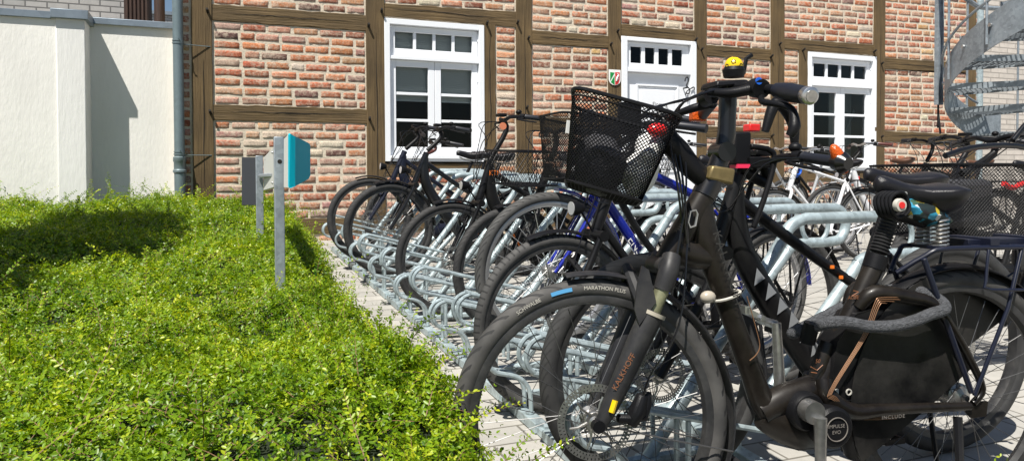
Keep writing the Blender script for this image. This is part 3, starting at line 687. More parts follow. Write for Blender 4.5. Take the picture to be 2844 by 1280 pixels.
# ------------------------------------------------------------------ information stand in the hedge
p1 = Vector((.277, 3.458, 0)); p2 = Vector((.268, 4.78, 0))
st = thing('information_stand', 'two galvanised posts in the hedge carrying teal, grey and dark panels', 'sign stand', (p1.x, p1.y, gz(p1.y)))
SO = st.location.copy()
def spart(b, name, m, **k): rel(b, SO); return b.build(name, m, st, **k)
def post(p, zt):
    b = MB(); w = .021; b.box((p.x-w, p.y-w, gz(p.y)), (p.x+w, p.y+w, zt)); return b
spart(post(p1, atY(776, 381, p1.y).z), 'post', M['galvd'], bevel=.003)
spart(post(p2, atY(722, 433, p2.y).z), 'post', M['galvd'], bevel=.003)
b = MB(); q = atY(777, 449, p1.y-.022); b.cyl((q.x, q.y, q.z), .010, .004, 16); spart(b, 'bolt_hole', M['crack'])
def quad_slab(b, corners, th):
    """corners: (px, py, Y) -> slab pushed back by th along +X"""
    P = [atY(*c) for c in corners]; n = (P[1]-P[0]).cross(P[2]-P[0]).normalized()
    if n.dot(P[0]-CAMP) < 0: n = -n
    k = len(P); b.add(P+[p+n*th for p in P], [tuple(range(k)), tuple(range(2*k-1, k-1, -1))]+[(i, i+k, (i+1) % k+k, (i+1) % k) for i in range(k)])
    return P
b = MB(); quad_slab(b, [(732, 438, 4.72), (762, 406, 3.50), (762, 520, 3.50), (732, 529, 4.72)], .02); spart(b, 'grey_back_panel', M['greyp'], smooth=False, bevel=.002)
b = MB(); quad_slab(b, [(788, 386, 3.42), (803, 372, 3.25), (803, 523, 3.25), (788, 521, 3.42)], .006); spart(b, 'grey_edge', M['greyp'], smooth=False, bevel=.002)
b = MB(); quad_slab(b, [(803.5, 376, 3.24), (807, 372, 3.24), (819, 379, 3.25), (819, 518, 3.25), (807, 523, 3.24), (803.5, 521, 3.24)], .012); spart(b, 'teal_edge', M['teal'], smooth=False)
b = MB(); quad_slab(b, [(819.5, 379, 3.25), (858, 398, 3.62), (862, 404, 3.66), (862, 487, 3.66), (857, 497, 3.62), (819.5, 518, 3.25)], .012); spart(b, 'teal_panel', M['teal'], smooth=False)
b = MB(); quad_slab(b, [(671, 437, 4.95), (713, 437, 4.85), (713, 570, 4.85), (671, 570, 4.95)], .03); spart(b, 'dark_panel', M['anth'], smooth=False, bevel=.002)
b = MB(); b.tube([(p1.x, p1.y+.03, .99), (p2.x, p2.y-.03, .99)], .012, 6); spart(b, 'crossbar', M['galvd'])
b = MB()
for (px, py, Y) in ((757, 424, 3.6), (757, 508, 3.6), (738, 508, 4.5), (738, 444, 4.5)):
    q = atY(px, py, Y-.01); b.sph(q, .006, (1, 1, 1), 8, 5)
spart(b, 'rivet', M['chrome'])

# ------------------------------------------------------------------ hedge
def nz(X, Y):
    return (np.sin(X*5.1+Y*2.3)+np.sin(X*2.7-Y*4.4+1.3)+.6*np.sin(X*11+Y*7+2)+.6*np.sin(-X*9+Y*13+.5)+.4*np.sin(X*23+Y*19))/3.6
def edge(Y):
    s = np.clip((Y-.78)/.30, 0, 1); s = s*s*(3-2*s)
    e = .665-.07*np.exp(-((Y-3.6)/.8)**2)-.055*np.clip((2.2-Y)/.8, 0, 1)+.05*np.clip((Y-4.5)/2, 0, 1)+.022*np.sin(Y*4.3)+.018*np.sin(Y*9.1+1)
    return 2.6*(1-s)+e*s
def top(X, Y):
    d = edge(Y)-X; q = np.clip(d/.26, 0, 1); prof = np.sqrt(np.clip(1-(1-q)**2, 0, 1))
    far = np.clip((8.05-Y)/.25, 0, 1)
    bump = .05*nz(X, Y)+.06*np.sin(X*2.1+Y*1.9+.6)*np.sin(Y*2.7-X*1.3)
    near = np.clip((Y-.6)/.9, 0, 1)
    h = (.43+.03*near+bump*(.5+.5*near)+.03*np.clip((Y-4)/4, 0, 1))*prof*np.sqrt(far)
    h = h+.012*np.clip((X-.95)/.1, 0, 1)*(1-np.clip((Y-.75)/.4, 0, 1))*(prof > .3)
    h = h-.14*np.exp(-((X-.25)/.30)**2-((Y-2.95)/.55)**2)
    return h+gz(Y)
def make_hedge():
    root = thing('hedge', 'low sprawling evergreen hedge with small glossy yellow-green leaves filling the left bed', 'hedge', (0, 4, gz(4)))
    O = np.array([0, 4, gz(4)])
    # inner sheet, its near-black colour painting the shade under the leaves
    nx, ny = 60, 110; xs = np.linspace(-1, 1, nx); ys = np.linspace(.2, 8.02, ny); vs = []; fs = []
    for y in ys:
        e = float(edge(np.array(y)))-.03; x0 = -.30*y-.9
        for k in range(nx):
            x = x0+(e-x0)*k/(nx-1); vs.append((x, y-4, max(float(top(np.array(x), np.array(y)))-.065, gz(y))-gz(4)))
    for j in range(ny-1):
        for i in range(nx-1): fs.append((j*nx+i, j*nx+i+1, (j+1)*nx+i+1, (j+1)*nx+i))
    b = MB(); b.add(vs, fs); b.build('painted_shade_core', M['core'], root)
    def sprigs(N, ylo, yhi, K, leaf, Lr, shape6, lift=0., bias=0., stemw=.0008):
        # sample area uniformly in (Y, X)
        Y = rng.uniform(ylo, yhi, N*2); X0 = -.27*Y-.35; X1 = edge(Y)+.0
        keep = rng.uniform(0, 1, N*2) < (X1-X0)/(X1-X0).max(); Y = Y[keep]; n = len(Y)
        X0 = -.27*Y-.35; X1 = edge(Y); X = X0+(X1-X0)*rng.uniform(0, 1, n)
        pk = .62+.75*nz(X*2.1+3, Y*2.0)+.25*np.sin(X*31)*np.sin(Y*27); kk = rng.uniform(0, 1, n) < np.clip(pk, .16, 1)
        if lift > .2 or bias: kk &= X < .9
        Y = Y[kk][:N]; X = X[kk][:N]; n = len(Y)
        # extra share on the right shoulder
        sh = rng.uniform(0, 1, n) < .22; X = np.where(sh, edge(Y)-.30*rng.uniform(0, 1, n)**1.5, X)
        e = .01; Z = top(X, Y); gx = (top(X+e, Y)-Z)/e; gy = (top(X, Y+e)-Z)/e; gx = np.clip(gx, -4, 4)
        nrm = np.stack([-gx, -gy, np.ones(n)], 1); nrm /= np.linalg.norm(nrm, axis=1)[:, None]
        th = rng.uniform(0, 2*PI, n); el = rng.uniform(.05, .9, n)+lift
        d = np.stack([np.cos(th), np.sin(th), np.zeros(n)], 1); d = d-nrm*(d*nrm).sum(1)[:, None]; d /= np.linalg.norm(d, axis=1)[:, None]+1e-6
        T0 = d+nrm*el[:, None]; T0[:, 0] += bias; T0 /= np.linalg.norm(T0, axis=1)[:, None]
        L = rng.uniform(*Lr, n); base = np.stack([X, Y, Z], 1)-nrm*rng.uniform(.02, .075, n)[:, None]
        base[:, 2] = np.maximum(base[:, 2], gz(base[:, 1])+.01)
        curve = rng.normal(0, .35, (n, 3)); curve[:, 2] -= .25+.3*(lift > .3)
        t = np.linspace(.08, 1, K)[None, :, None]
        P = base[:, None, :]+L[:, None, None]*(T0[:, None, :]*t+curve[:, None, :]*t*t*.5)
        T = T0[:, None, :]+curve[:, None, :]*t; T /= np.linalg.norm(T, axis=2)[:, :, None]
        side = np.cross(T, nrm[:, None, :]+.25*rng.normal(0, 1, (n, 1, 3))); side /= np.linalg.norm(side, axis=2)[:, :, None]+1e-6
        up = np.cross(side, T)
        alt = (np.arange(K) % 2)[None, :, None]*.55     # decussate pairs
        side2 = side*np.cos(alt)+up*np.sin(alt); 
        out = []
        lfv = []
        tone = np.clip(.42+.20*nz(X*1.7, Y*1.3)+rng.normal(0, .13, n), 0, 1)
        for sg in (-1, 1):
            dr = side2*sg*.85+T*.55+up*.15+rng.normal(0, .18, P.shape); dr /= np.linalg.norm(dr, axis=2)[:, :, None]
            nn = up+rng.normal(0, .35, P.shape); W = np.cross(dr, nn); W /= np.linalg.norm(W, axis=2)[:, :, None]; nn = np.cross(W, dr)
            s = leaf*rng.uniform(.75, 1.25, (n, K, 1))*(1-.35*(t**3)); a0 = P; w = s*.27; f = s*.07
            if shape6: V = [a0, a0+dr*s*.30+W*w*.85+nn*f, a0+dr*s*.68+W*w*.85+nn*f, a0+dr*s, a0+dr*s*.68-W*w*.85+nn*f, a0+dr*s*.30-W*w*.85+nn*f]
            else: V = [a0, a0+dr*s*.5+W*w*1.1+nn*f, a0+dr*s, a0+dr*s*.5-W*w*1.1+nn*f]
            V = np.stack(V, 2); out.append(V.reshape(-1, V.shape[2], 3))
            lv = np.clip(tone[:, None]+.28*(t[:, :, 0]-.5)+rng.normal(0, .10, (n, K)), 0, 1).reshape(-1); lfv.append(lv)
        V = np.concatenate(out); lf = np.concatenate(lfv)
        ix = np.round(np.linspace(0, K-1, 4)).astype(int)
        return V, lf, P[:, ix, :], side[:, ix, :], stemw
    sets6 = [sprigs(7600, .45, 1.7, 9, .0132, (.06, .12), True), sprigs(9500, 1.7, 3.2, 8, .0145, (.06, .12), True), sprigs(340, .8, 3.2, 16, .0135, (.16, .30), True, .6), sprigs(260, .9, 3.2, 15, .0135, (.14, .26), True, .25, .6)]
    sets4 = [sprigs(15000, 3.2, 5.5, 7, .0165, (.06, .13), False), sprigs(14000, 5.5, 8.0, 6, .019, (.06, .13), False), sprigs(420, 3.2, 7.0, 12, .020, (.16, .30), False, .7), sprigs(260, 7.0, 7.98, 14, .020, (.20, .42), False, .8)]
    for nm, sets, q in (('foliage', sets6, 6), ('foliage', sets4, 4)):
        V = np.concatenate([s[0] for s in sets])-O; lf = np.concatenate([s[1] for s in sets]); n = len(V)
        me = bpy.data.meshes.new('foliage'); me.vertices.add(n*q); me.vertices.foreach_set('co', V.reshape(-1).astype(np.float32))
        base = np.arange(n)*q
        if q == 6: F = np.stack([base, base+1, base+2, base+3, base, base+3, base+4, base+5], 1).reshape(-1); nf = n*2
        else: F = np.stack([base, base+1, base+2, base+3], 1).reshape(-1); nf = n
        me.loops.add(nf*4); me.loops.foreach_set('vertex_index', F.astype(np.int32)); me.polygons.add(nf); me.polygons.foreach_set('loop_start', np.arange(nf, dtype=np.int32)*4)
        try: me.polygons.foreach_set('loop_total', np.full(nf, 4, dtype=np.int32))
        except Exception: pass
        me.update(calc_edges=True); at = me.attributes.new('Lf', 'FLOAT', 'POINT'); at.data.foreach_set('value', np.repeat(lf, q).astype(np.float32))
        me.materials.append(M['leaf']); o = bpy.data.objects.new(nm, me); C.objects.link(o); o.parent = root; o['kind'] = 'stuff'
    # twigs as slim ribbons with two crossed faces
    VS = []; n_tot = 0; FS = []
    for s in sets6+sets4:
        P, Sd, w = s[2]-O, s[3], s[4]; n = len(P)
        if n > 2000: sel = rng.uniform(0, 1, n) < .45; P = P[sel]; Sd = Sd[sel]; n = len(P)
        wv = np.array([1.2, 1, .8, .4])[None, :, None]*w*1.3
        V = np.stack([P-Sd*wv, P+Sd*wv], 2).reshape(-1, 3); o0 = n_tot+np.arange(n)*8
        for k in range(3): FS.append(np.stack([o0+2*k, o0+2*k+1, o0+2*k+3, o0+2*k+2], 1))
        VS.append(V); n_tot += len(V)
    V = np.concatenate(VS); F = np.concatenate(FS); nf = len(F)
    me = bpy.data.meshes.new('twigs'); me.vertices.add(len(V)); me.vertices.foreach_set('co', V.reshape(-1).astype(np.float32)); me.loops.add(nf*4); me.loops.foreach_set('vertex_index', F.reshape(-1).astype(np.int32)); me.polygons.add(nf); me.polygons.foreach_set('loop_start', np.arange(nf, dtype=np.int32)*4)
    try: me.polygons.foreach_set('loop_total', np.full(nf, 4, dtype=np.int32))
    except Exception: pass
    me.update(calc_edges=True); me.materials.append(M['twig']); o = bpy.data.objects.new('twigs', me); C.objects.link(o); o.parent = root; o['kind'] = 'stuff'
make_hedge()

# unseen tree added left of view, its crown shaped to shade a hedge corner
def make_tree(loc, label):
    root = thing('added_shade_tree', label, 'tree', loc)
    b = MB(); b.tube([(0, 0, 0), (.03, .02, 1.2), (.0, .0, 2.0), (.05, 0, 2.9)], [.07, .055, .045, .02], 10, smooth=3)
    for a in range(7):
        an = a*.9; b.tube([(0, 0, 1.7+.13*a), (.35*math.cos(an), .45*math.sin(an), 2.1+.13*a), (.6*math.cos(an), .8*math.sin(an), 2.5+.1*a)], [.022, .014, .006], 6, smooth=2)
    b.build('trunk', M['bark'], root)
    cl = [(.05, 0, 2.7, .55), (.15, .9, 2.75, .52), (-.2, -.75, 2.6, .45), (.15, .45, 3.1, .5), (-.3, .3, 2.5, .5), (.15, -.35, 3.0, .45), (.15, 1.35, 2.75, .42), (.0, -1.2, 2.55, .3), (.1, .8, 3.4, .4)]
    V = []; n = 0
    for (x, y, z, r) in cl:
        m_ = int(2600*r*r*6); u = rng.normal(0, 1, (m_, 3)); u /= np.linalg.norm(u, axis=1)[:, None]; p = np.array([x, y, z])+u*r*rng.uniform(.3, 1.0, (m_, 1))*np.array([.8, 1, .75])
        d = rng.normal(0, 1, (m_, 3)); d /= np.linalg.norm(d, axis=1)[:, None]; w = np.cross(d, rng.normal(0, 1, (m_, 3))); w /= np.linalg.norm(w, axis=1)[:, None]
        V.append(np.stack([p, p+d*.03+w*.018, p+d*.06, p+d*.03-w*.018], 1))
    V = np.concatenate(V); n = len(V); b = MB(); b.v = [tuple(q) for q in V.reshape(-1, 3)]; b.f = [(4*i, 4*i+1, 4*i+2, 4*i+3) for i in range(n)]
    o = b.build('crown', M['leaft'], root, smooth=False); at = o.data.attributes.new('Lf', 'FLOAT', 'POINT'); at.data.foreach_set('value', np.repeat(rng.uniform(0, 1, n), 4).astype(np.float32))
make_tree((-1.78, 3.95, gz(3.95)), 'unseen leafy tree added left of the hedge to shade its left corner')

# ------------------------------------------------------------------ bicycle rack
rack = thing('bicycle_rack', 'long galvanised tubular bicycle rack with leaning hoops and looped wheel holders', 'bicycle rack', (1.10, 4.3, gz(4.3)))
RO = rack.location.copy()
def rpart(b, name, **k): rel(b, RO); return b.build(name, M['galv'], rack, **k)
TIL = math.atan(.046)
def sheet_rail(x0, x1, ya, yb, h):
    b = MB(); b.add([(x0, ya, gz(ya)+.004), (x1, ya, gz(ya)+.004), (x1, yb, gz(yb)+.004), (x0, yb, gz(yb)+.004), (x0, ya, gz(ya)+h), (x1, ya, gz(ya)+h), (x1, yb, gz(yb)+h), (x0, yb, gz(yb)+h)], [(0,3,2,1),(4,5,6,7),(0,1,5,4),(1,2,6,5),(2,3,7,6),(3,0,4,7)]); return b
y = 1.0
while y < 7.35:
    rpart(sheet_rail(1.075, 1.125, y, y+.295, .042), 'ground_rail', smooth=False, bevel=.003)
    rpart(sheet_rail(1.083, 1.118, y+.293, y+.362, .028), 'rail_joint', smooth=False)
    y += .36
rpart(sheet_rail(1.60, 1.65, 1.0, 7.4, .045), 'ground_rail', smooth=False, bevel=.003)
def arc(cx, cz, r, a0, a1, n): return [(cx+r*math.cos(a0+(a1-a0)*i/n), cz+r*math.sin(a0+(a1-a0)*i/n)) for i in range(n+1)]
nh = 0
for k in range(15):
    Y = 2.06+.36*k; g0 = gz(Y); X0 = 1.31; xb, zb = 1.92, .80; x2, z2 = 2.23, .655; xe = 2.53 if k % 2 == 0 else 2.47
    dy = .0
    pts = [(X0, Y, g0+.03), (xb-.10, Y, g0+zb-.135), (xb-.045, Y, g0+zb-.062), (xb-.01, Y, g0+zb-.022), (xb+.045, Y, g0+zb-.002), (xb+.12, Y, g0+zb), (xe-.03, Y, g0+zb)]
    rr = (zb-z2)/2
    for (ax, az) in arc(xe, zb-rr, rr, PI/2, -PI/2, 8)[1:-1]: pts.append((ax, Y, g0+az))
    pts += [(xe-.04, Y, g0+z2), (x2+.10, Y, g0+z2), (x2+.04, Y, g0+z2-.006), (x2-.01, Y, g0+z2-.03), (x2-.045, Y, g0+z2-.075), (X0+.33, Y, g0+.03)]
    b = MB(); b.tube(pts, .0215, 12, smooth=3); hp = rpart(b, 'hoop')
    b = MB(); b.rev([(.072+.010*math.cos(a*PI/4), .010*math.sin(a*PI/4)) for a in range(8)], (xe-.10, Y-.002, g0+zb-rr), 28); rpart(b, 'locking_ring')
    b = MB(); b.tube([(1.10, Y, g0+.030), (1.63, Y, g0+.030)], .016, 6); b.cyl((X0, Y, g0+.03), .042, .008, 14, 'z'); b.cyl((X0+.33, Y, g0+.035), .042, .008, 14, 'z'); rpart(b, 'cross_bar')
for k in range(0, 15):
    Y = 1.85+.36*k; g0 = gz(Y); hi = k % 2 == 1
    dz_ = .10 if hi else 0.
    b = MB(); dx = -.03; sl = math.radians(-15)
    for s in (-.030, .030):
        yy = Y+s; r = .062; cx, cz = .993, .265+dz_; pts = []
        tx, tz = cx+r*math.cos(PI/2+sl), cz+r*math.sin(PI/2+sl)
        pts += [(1.64, yy, g0+tz+(1.64-tx)*math.tan(sl)), (1.30, yy, g0+tz+(1.30-tx)*math.tan(sl))]
        for (ax, az) in arc(cx, cz, r, PI/2+sl, 3*PI/2+sl, 10): pts.append((ax, yy, g0+az))
        bx_, bz_ = cx+r*math.cos(3*PI/2+sl), cz+r*math.sin(3*PI/2+sl)
        if hi: pts += [(1.14, yy, g0+bz_+(1.14-bx_)*math.tan(sl)), (1.34, yy, g0+bz_+(1.34-bx_)*math.tan(sl)), (1.40, yy, g0+.17), (1.41, yy, g0+.05)]
        else: pts += [(1.035, yy, g0+bz_+(1.035-bx_)*math.tan(sl)), (1.075, yy, g0+.165), (1.10, yy, g0+.12), (1.105, yy, g0+.035)]
        b.tube(pts, .0088, 8, smooth=3)
        if hi: b.tube([(1.10, yy, g0+.04), (1.10, yy, g0+bz_+(1.10-bx_)*math.tan(sl))], .0088, 8)
        else: b.tube([(1.30, yy, g0+.03), (1.30, yy, g0+.24)], .0088, 8)
    b.tube([(.985, Y-.030, g0+.203+dz_), (.985, Y+.030, g0+.203+dz_)], .007, 6)
    b.cyl((1.10, Y-.030, g0+.042), .017, .006, 12, 'z'); b.cyl((1.10, Y+.030, g0+.042), .017, .006, 12, 'z')
    rpart(b, 'wheel_holder')

# ------------------------------------------------------------------ spiral stair
SC = Vector((6.00, 3.20, 0)); SR = 1.12
be = math.atan2(SC.x, SC.y); Fd = Vector((math.sin(be), math.cos(be), 0)); Ld = Vector((-math.cos(be), math.sin(be), 0))
stair = thing('spiral_staircase', 'galvanised steel spiral staircase with open grating treads at the right edge', 'staircase', (SC.x, SC.y, gz(SC.y)))
SG = gz(SC.y); PL = math.radians(60)
def sp(ph, r, z): v = Fd*(math.cos(ph)*r)+Ld*(math.sin(ph)*r); return Vector((v.x, v.y, z-SG))
def zs(ph): return 1.30+.64*max(0, ph-PL)/(PI/2)
ph0, ph1 = -math.radians(150), PI*1.55
def helix(b, r, dz0, dz1, th, a0=ph0, a1=ph1, n=150):
    secs = []
    for i in range(n+1):
        ph = a0+(a1-a0)*i/n; z = zs(ph)
        secs.append([sp(ph, r, z+dz0), sp(ph, r+th, z+dz0), sp(ph, r+th, z+dz1), sp(ph, r, z+dz1)])
    b.loft(secs); return b
b = MB(); helix(b, SR, -.035, .20, .006, PL-.2); b.build('outer_stringer', M['galvd'], stair, ang=50)
b = MB(); helix(b, SR, -.03, .05, .006, ph0, PL-.2); b.build('landing_edge', M['galvd'], stair, ang=50)
b = MB(); b.tube([sp(0, 0, SG), sp(0, 0, 5)], .07, 24); b.build('centre_column', M['galvd'], stair)
b = MB(); b.tube([sp(PL+(ph1-PL)*i/100, SR+.02, zs(PL+(ph1-PL)*i/100)+.29) for i in range(101)], .010, 8); b.build('lower_rail', M['galvd'], stair)
b = MB(); b.tube([sp(ph0+(ph1-ph0)*i/100, SR+.02, zs(ph0+(ph1-ph0)*i/100)+1.10) for i in range(101)], .02, 8); b.build('handrail', M['galvd'], stair)
for k in range(14):
    ph = PL+.2+k*.24; b = MB(); q = sp(ph, SR+.008, zs(ph)+.12); q2 = sp(ph, SR+.022, zs(ph)+.12); b.tube([q, q2], .014, 8); b.build('bolt', M['chrome'], stair)
dph = PI/2/4.2
def grating(b, a0, a1, z, r0=.10, pitch=.034, pc=.045):
    """load bars run straight across the tread, cross rods at right angles"""
    am = (a0+a1)/2; half = (a1-a0)/2
    ex = Fd*math.cos(am)+Ld*math.sin(am); ey = Vector((-ex.y, ex.x, 0)); sgn = 1 if ey.dot(Ld*math.cos(am)-Fd*math.sin(am)) > 0 else -1
    def P(r, t, zz): v = ex*r+ey*t; return Vector((v.x, v.y, zz-SG))
    def bar(A, B, w, h):
        d = (B-A).normalized(); n = Vector((-d.y, d.x, 0))*w/2
        b.add([A-n, A+n, B+n, B-n]+[q+Vector((0, 0, h)) for q in (A-n, A+n, B+n, B-n)], [(0,3,2,1),(4,5,6,7),(0,1,5,4),(1,2,6,5),(2,3,7,6),(3,0,4,7)])
    tm = math.tan(half); r = r0+.04
    R2 = SR-.004
    while r < R2*math.cos(half)-.002 or r < R2-.02:
        t = r*tm
        tt = min(t, math.sqrt(max(0, R2*R2-r*r))); 
        if tt > .01: bar(P(r, -tt, z), P(r, tt, z), .006, .028)
        r += pitch
    k = 0
    t = 0
    while t < R2*math.sin(half):
        for sg in ((1, -1) if t > 0 else (1,)):
            ra = max(r0, t/tm if tm > 0 else r0); rb = math.sqrt(R2*R2-t*t)
            if rb > ra+.03: bar(P(ra, sg*t, z+.004), P(rb, sg*t, z+.004), .0055, .020)
        t += pc
    for sg in (-1, 1): bar(P(r0*math.cos(half), sg*r0*math.sin(half), z-.012), P(R2*math.cos(half), sg*R2*math.sin(half), z-.012), .006, .045)
ph = PL+.02
while ph < ph1-.3:
    b = MB(); grating(b, ph-.06, ph+dph+.04, zs(ph+dph)+.03); b.build('tread', M['galvd'], stair, smooth=False); ph += dph
ph = PL
while ph > ph0+.3:
    b = MB(); r = .20; n = 14
    a0, a1 = ph-.62, ph
    while r < SR-.01:
        pts = [sp(a0+(a1-a0)*i/8, r, 1.30) for i in range(9)]
        for p_, q_ in zip(pts[:-1], pts[1:]):
            d = (q_-p_).normalized(); nn_ = Vector((-d.y, d.x, 0))*.002; b.add([p_-nn_, p_+nn_, q_+nn_, q_-nn_]+[v+Vector((0, 0, .028)) for v in (p_-nn_, p_+nn_, q_+nn_, q_-nn_)], [(0,3,2,1),(4,5,6,7),(0,1,5,4),(2,3,7,6)])
        r += .045
    for i in range(n+1):
        a = a0+(a1-a0)*i/n; A_, B_ = sp(a, .2 if i % 2 == 0 else .6, 1.304), sp(a, SR-.004, 1.304); d = (B_-A_).normalized(); nn_ = Vector((-d.y, d.x, 0))*(.002 if i % n else .006)
        b.add([A_-nn_, A_+nn_, B_+nn_, B_-nn_]+[v+Vector((0, 0, .02)) for v in (A_-nn_, A_+nn_, B_+nn_, B_-nn_)], [(0,3,2,1),(4,5,6,7),(0,1,5,4),(1,2,6,5),(2,3,7,6),(3,0,4,7)])
    b.build('landing_grating', M['galvd'], stair, smooth=False); ph -= .62
for pa in (ph0+.15, -.6): b = MB(); b.tube([sp(pa, SR-.05, SG), sp(pa, SR-.05, 1.30)], .03, 12); b.build('landing_leg', M['galvd'], stair)
for pq in [PL+.12+.42*k for k in range(11)]+[-.9, -.5, -.1, .3, .7]:
    if abs(pq-math.radians(96)) < .2: continue
    b = MB(); b.tube([sp(pq, SR+.02, zs(pq)-.0), sp(pq, SR+.02, zs(pq)+1.12)], .009, 8); b.build('baluster', M['galvd'], stair)
b = MB(); pq = math.radians(96); A = sp(pq, SR+.035, zs(pq)-.02)
b.box((A.x-.030, A.y-.006, A.z), (A.x-.024, A.y+.03, 5-SG)); b.box((A.x-.024, A.y+.010, A.z), (A.x+.024, A.y+.016, 5-SG)); b.box((A.x+.024, A.y-.006, A.z), (A.x+.030, A.y+.03, 5-SG)); b.build('support_post', M['galvd'], stair, smooth=False)
b = MB(); b.tube([sp(pq+.02, SR+.03, zs(pq)-.25), sp(pq, SR+.045, zs(pq)-.1), sp(pq-.02, SR+.05, zs(pq)+.1), sp(pq-.02, SR+.05, 5)], .008, 8, smooth=3); b.build('cable_pipe', M['plastic'], stair)

# ------------------------------------------------------------------ bicycles
def tyre(parent, c, R, w, m, S, seg=96, knob=0):
    """tyre on the wheel centre c, outer radius R, with tread coordinates"""
    prof = []; n = 14; rt = w/2; rc = R-rt
    zt = []
    for i in range(n+1):
        a = -2.45+4.9*i/n; o = math.sin(a)*rt*.98; r = rc+math.cos(a)*rt
        prof.append((r, o)); zt.append(min(1., abs(a)/2.0))
    b = MB(); b.rev(prof, (0, 0, 0), seg, 0, 2*PI-1e-5, closedprof=False); k = len(prof)
    tr = []
    for i in range(seg+1):
        for j in range(k): tr.append((i/seg, abs(prof[j][1])/rt, zt[j]))
    b.v = [S(Vector((p[0]+c[0], p[1]+c[1], p[2]+c[2]))) for p in b.v]
    o = b.build('tyre', m, parent); a = o.data.attributes.new('tr', 'FLOAT_VECTOR', 'POINT'); a.data.foreach_set('vector', np.array(tr, dtype=np.float32).ravel())
    return o
def wheel(root, c, R, w, P, S, disc=0, hubr=.022, nsp=32, motor=False):
    """wheel of spokes and hub, with tyre, rim and disc beneath it"""
    b = MB(); ri = R-w-.022
    for i in range(nsp):
        a = 2*PI*i/nsp; sd = 1 if i % 2 else -1; off = (.55 if (i//2) % 2 else -.55); h = .024 if not motor else .05
        p0 = S(Vector((c[0]+h*math.cos(a+off*2.2), c[1]+sd*.028, c[2]+h*math.sin(a+off*2.2)))); p1 = S(Vector((c[0]+ri*math.cos(a), c[1], c[2]+ri*math.sin(a))))
        b.tube([p0, p1], P.get('spr', .00125), 4, caps=False)
    h = MB(); h.rev([(.0001, -.052), (.008, -.052), (.010, -.040), (.026, -.034), (.028, -.026), (hubr-.004, -.022), (hubr-.004, .022), (.028, .026), (.026, .034), (.010, .040), (.008, .052), (.0001, .052)] if not motor else [(.0001, -.055), (.02, -.055), (.02, -.04), (.055, -.035), (.055, .035), (.02, .04), (.02, .055), (.0001, .055)], c, 20, closedprof=False)
    W = b.build('wheel', P['spokem'], root, smooth=False)
    h.xf(S); h.build('hub', P.get('hubm', M['steel']), W)
    tyre(W, c, R, w, P['tyrem'], S)
    r = MB(); ro = R-w*.72; r.rev([(ro, -w*.30), (ro-.006, -w*.36), (ro-.024, -w*.30), (ro-.030, 0), (ro-.024, w*.30), (ro-.006, w*.36), (ro, w*.30)], c, 72); r.xf(S); r.build('rim', P['rimm'], W)
    # valve
    if disc:
        d = MB(); y = c[1]+(-.038 if disc < 0 else .038); R0 = P.get('dr', .080)
        n = 60
        for i in range(n):   # braking band as short plates with gaps that read as drilled holes
            a0 = 2*PI*i/n; a1 = 2*PI*(i+.62)/n
            for (ra, rb) in ((R0-.016, R0-.010), (R0-.007, R0)):
                sh = .35*2*PI/n if ra < R0-.008 else 0
                q = [(c[0]+r_*math.cos(a_+sh), y, c[2]+r_*math.sin(a_+sh)) for (r_, a_) in ((ra, a0), (rb, a0), (rb, a1), (ra, a1))]
                d.add(q+[(p[0], p[1]+.002, p[2]) for p in q], [(0,1,2,3),(7,6,5,4),(0,4,5,1),(1,5,6,2),(2,6,7,3),(3,7,4,0)])
        for (ra, rb) in ((R0-.0105, R0-.0065), (R0-.0175, R0-.0155), (R0-.0005, R0+.001)):
            d.rev([(ra, 0), (rb, 0), (rb, .0019), (ra, .0019)], (c[0], y, c[2]), 60)
        for i in range(6):
            a = 2*PI*i/6; d.tube([(c[0]+.02*math.cos(a), y+.001, c[2]+.02*math.sin(a)), (c[0]+.045*math.cos(a+.25), y+.001, c[2]+.045*math.sin(a+.25)), (c[0]+.066*math.cos(a+.2), y+.001, c[2]+.066*math.sin(a+.2))], [.004, .003, .003], 5)
        d.rev([(.016, 0), (.024, 0), (.024, .0022), (.016, .0022)], (c[0], y, c[2]), 24); d.xf(S); d.build('brake_disc', P.get('discm', M['steel']), W)
    return W
def fender(root, c, R, a0, a1, w, m, S, name='mudguard', stays=None, flap=0):
    b = MB(); secs = []; n = 30; r = R+.012
    for i in range(n+1):
        a = math.radians(a0+(a1-a0)*i/n); s = []
        for k in range(9):
            t = -1+2*k/8; s.append((r+.010*(1-t*t)-.002, t*w/2))
        s += [(q[0]-.0025, q[1]*.96) for q in reversed(s)]
        secs.append([S(Vector((c[0]+q[0]*math.cos(a), c[1]+q[1], c[2]+q[0]*math.sin(a)))) for q in s])
    b.loft(secs); o = b.build(name, m, root, ang=60)
    if stays:
        s = MB()
        for a in stays:
            a = math.radians(a)
            for sg in (-1, 1): s.tube([S(Vector((c[0], c[1]+sg*.055, c[2]))), S(Vector((c[0]+r*.55*math.cos(a), c[1]+sg*.05, c[2]+r*.55*math.sin(a)))), S(Vector((c[0]+r*math.cos(a), c[1]+sg*w*.48, c[2]+r*math.sin(a))))], .0022, 5)
        s.build('stay', M['spoke'], o)
    return o
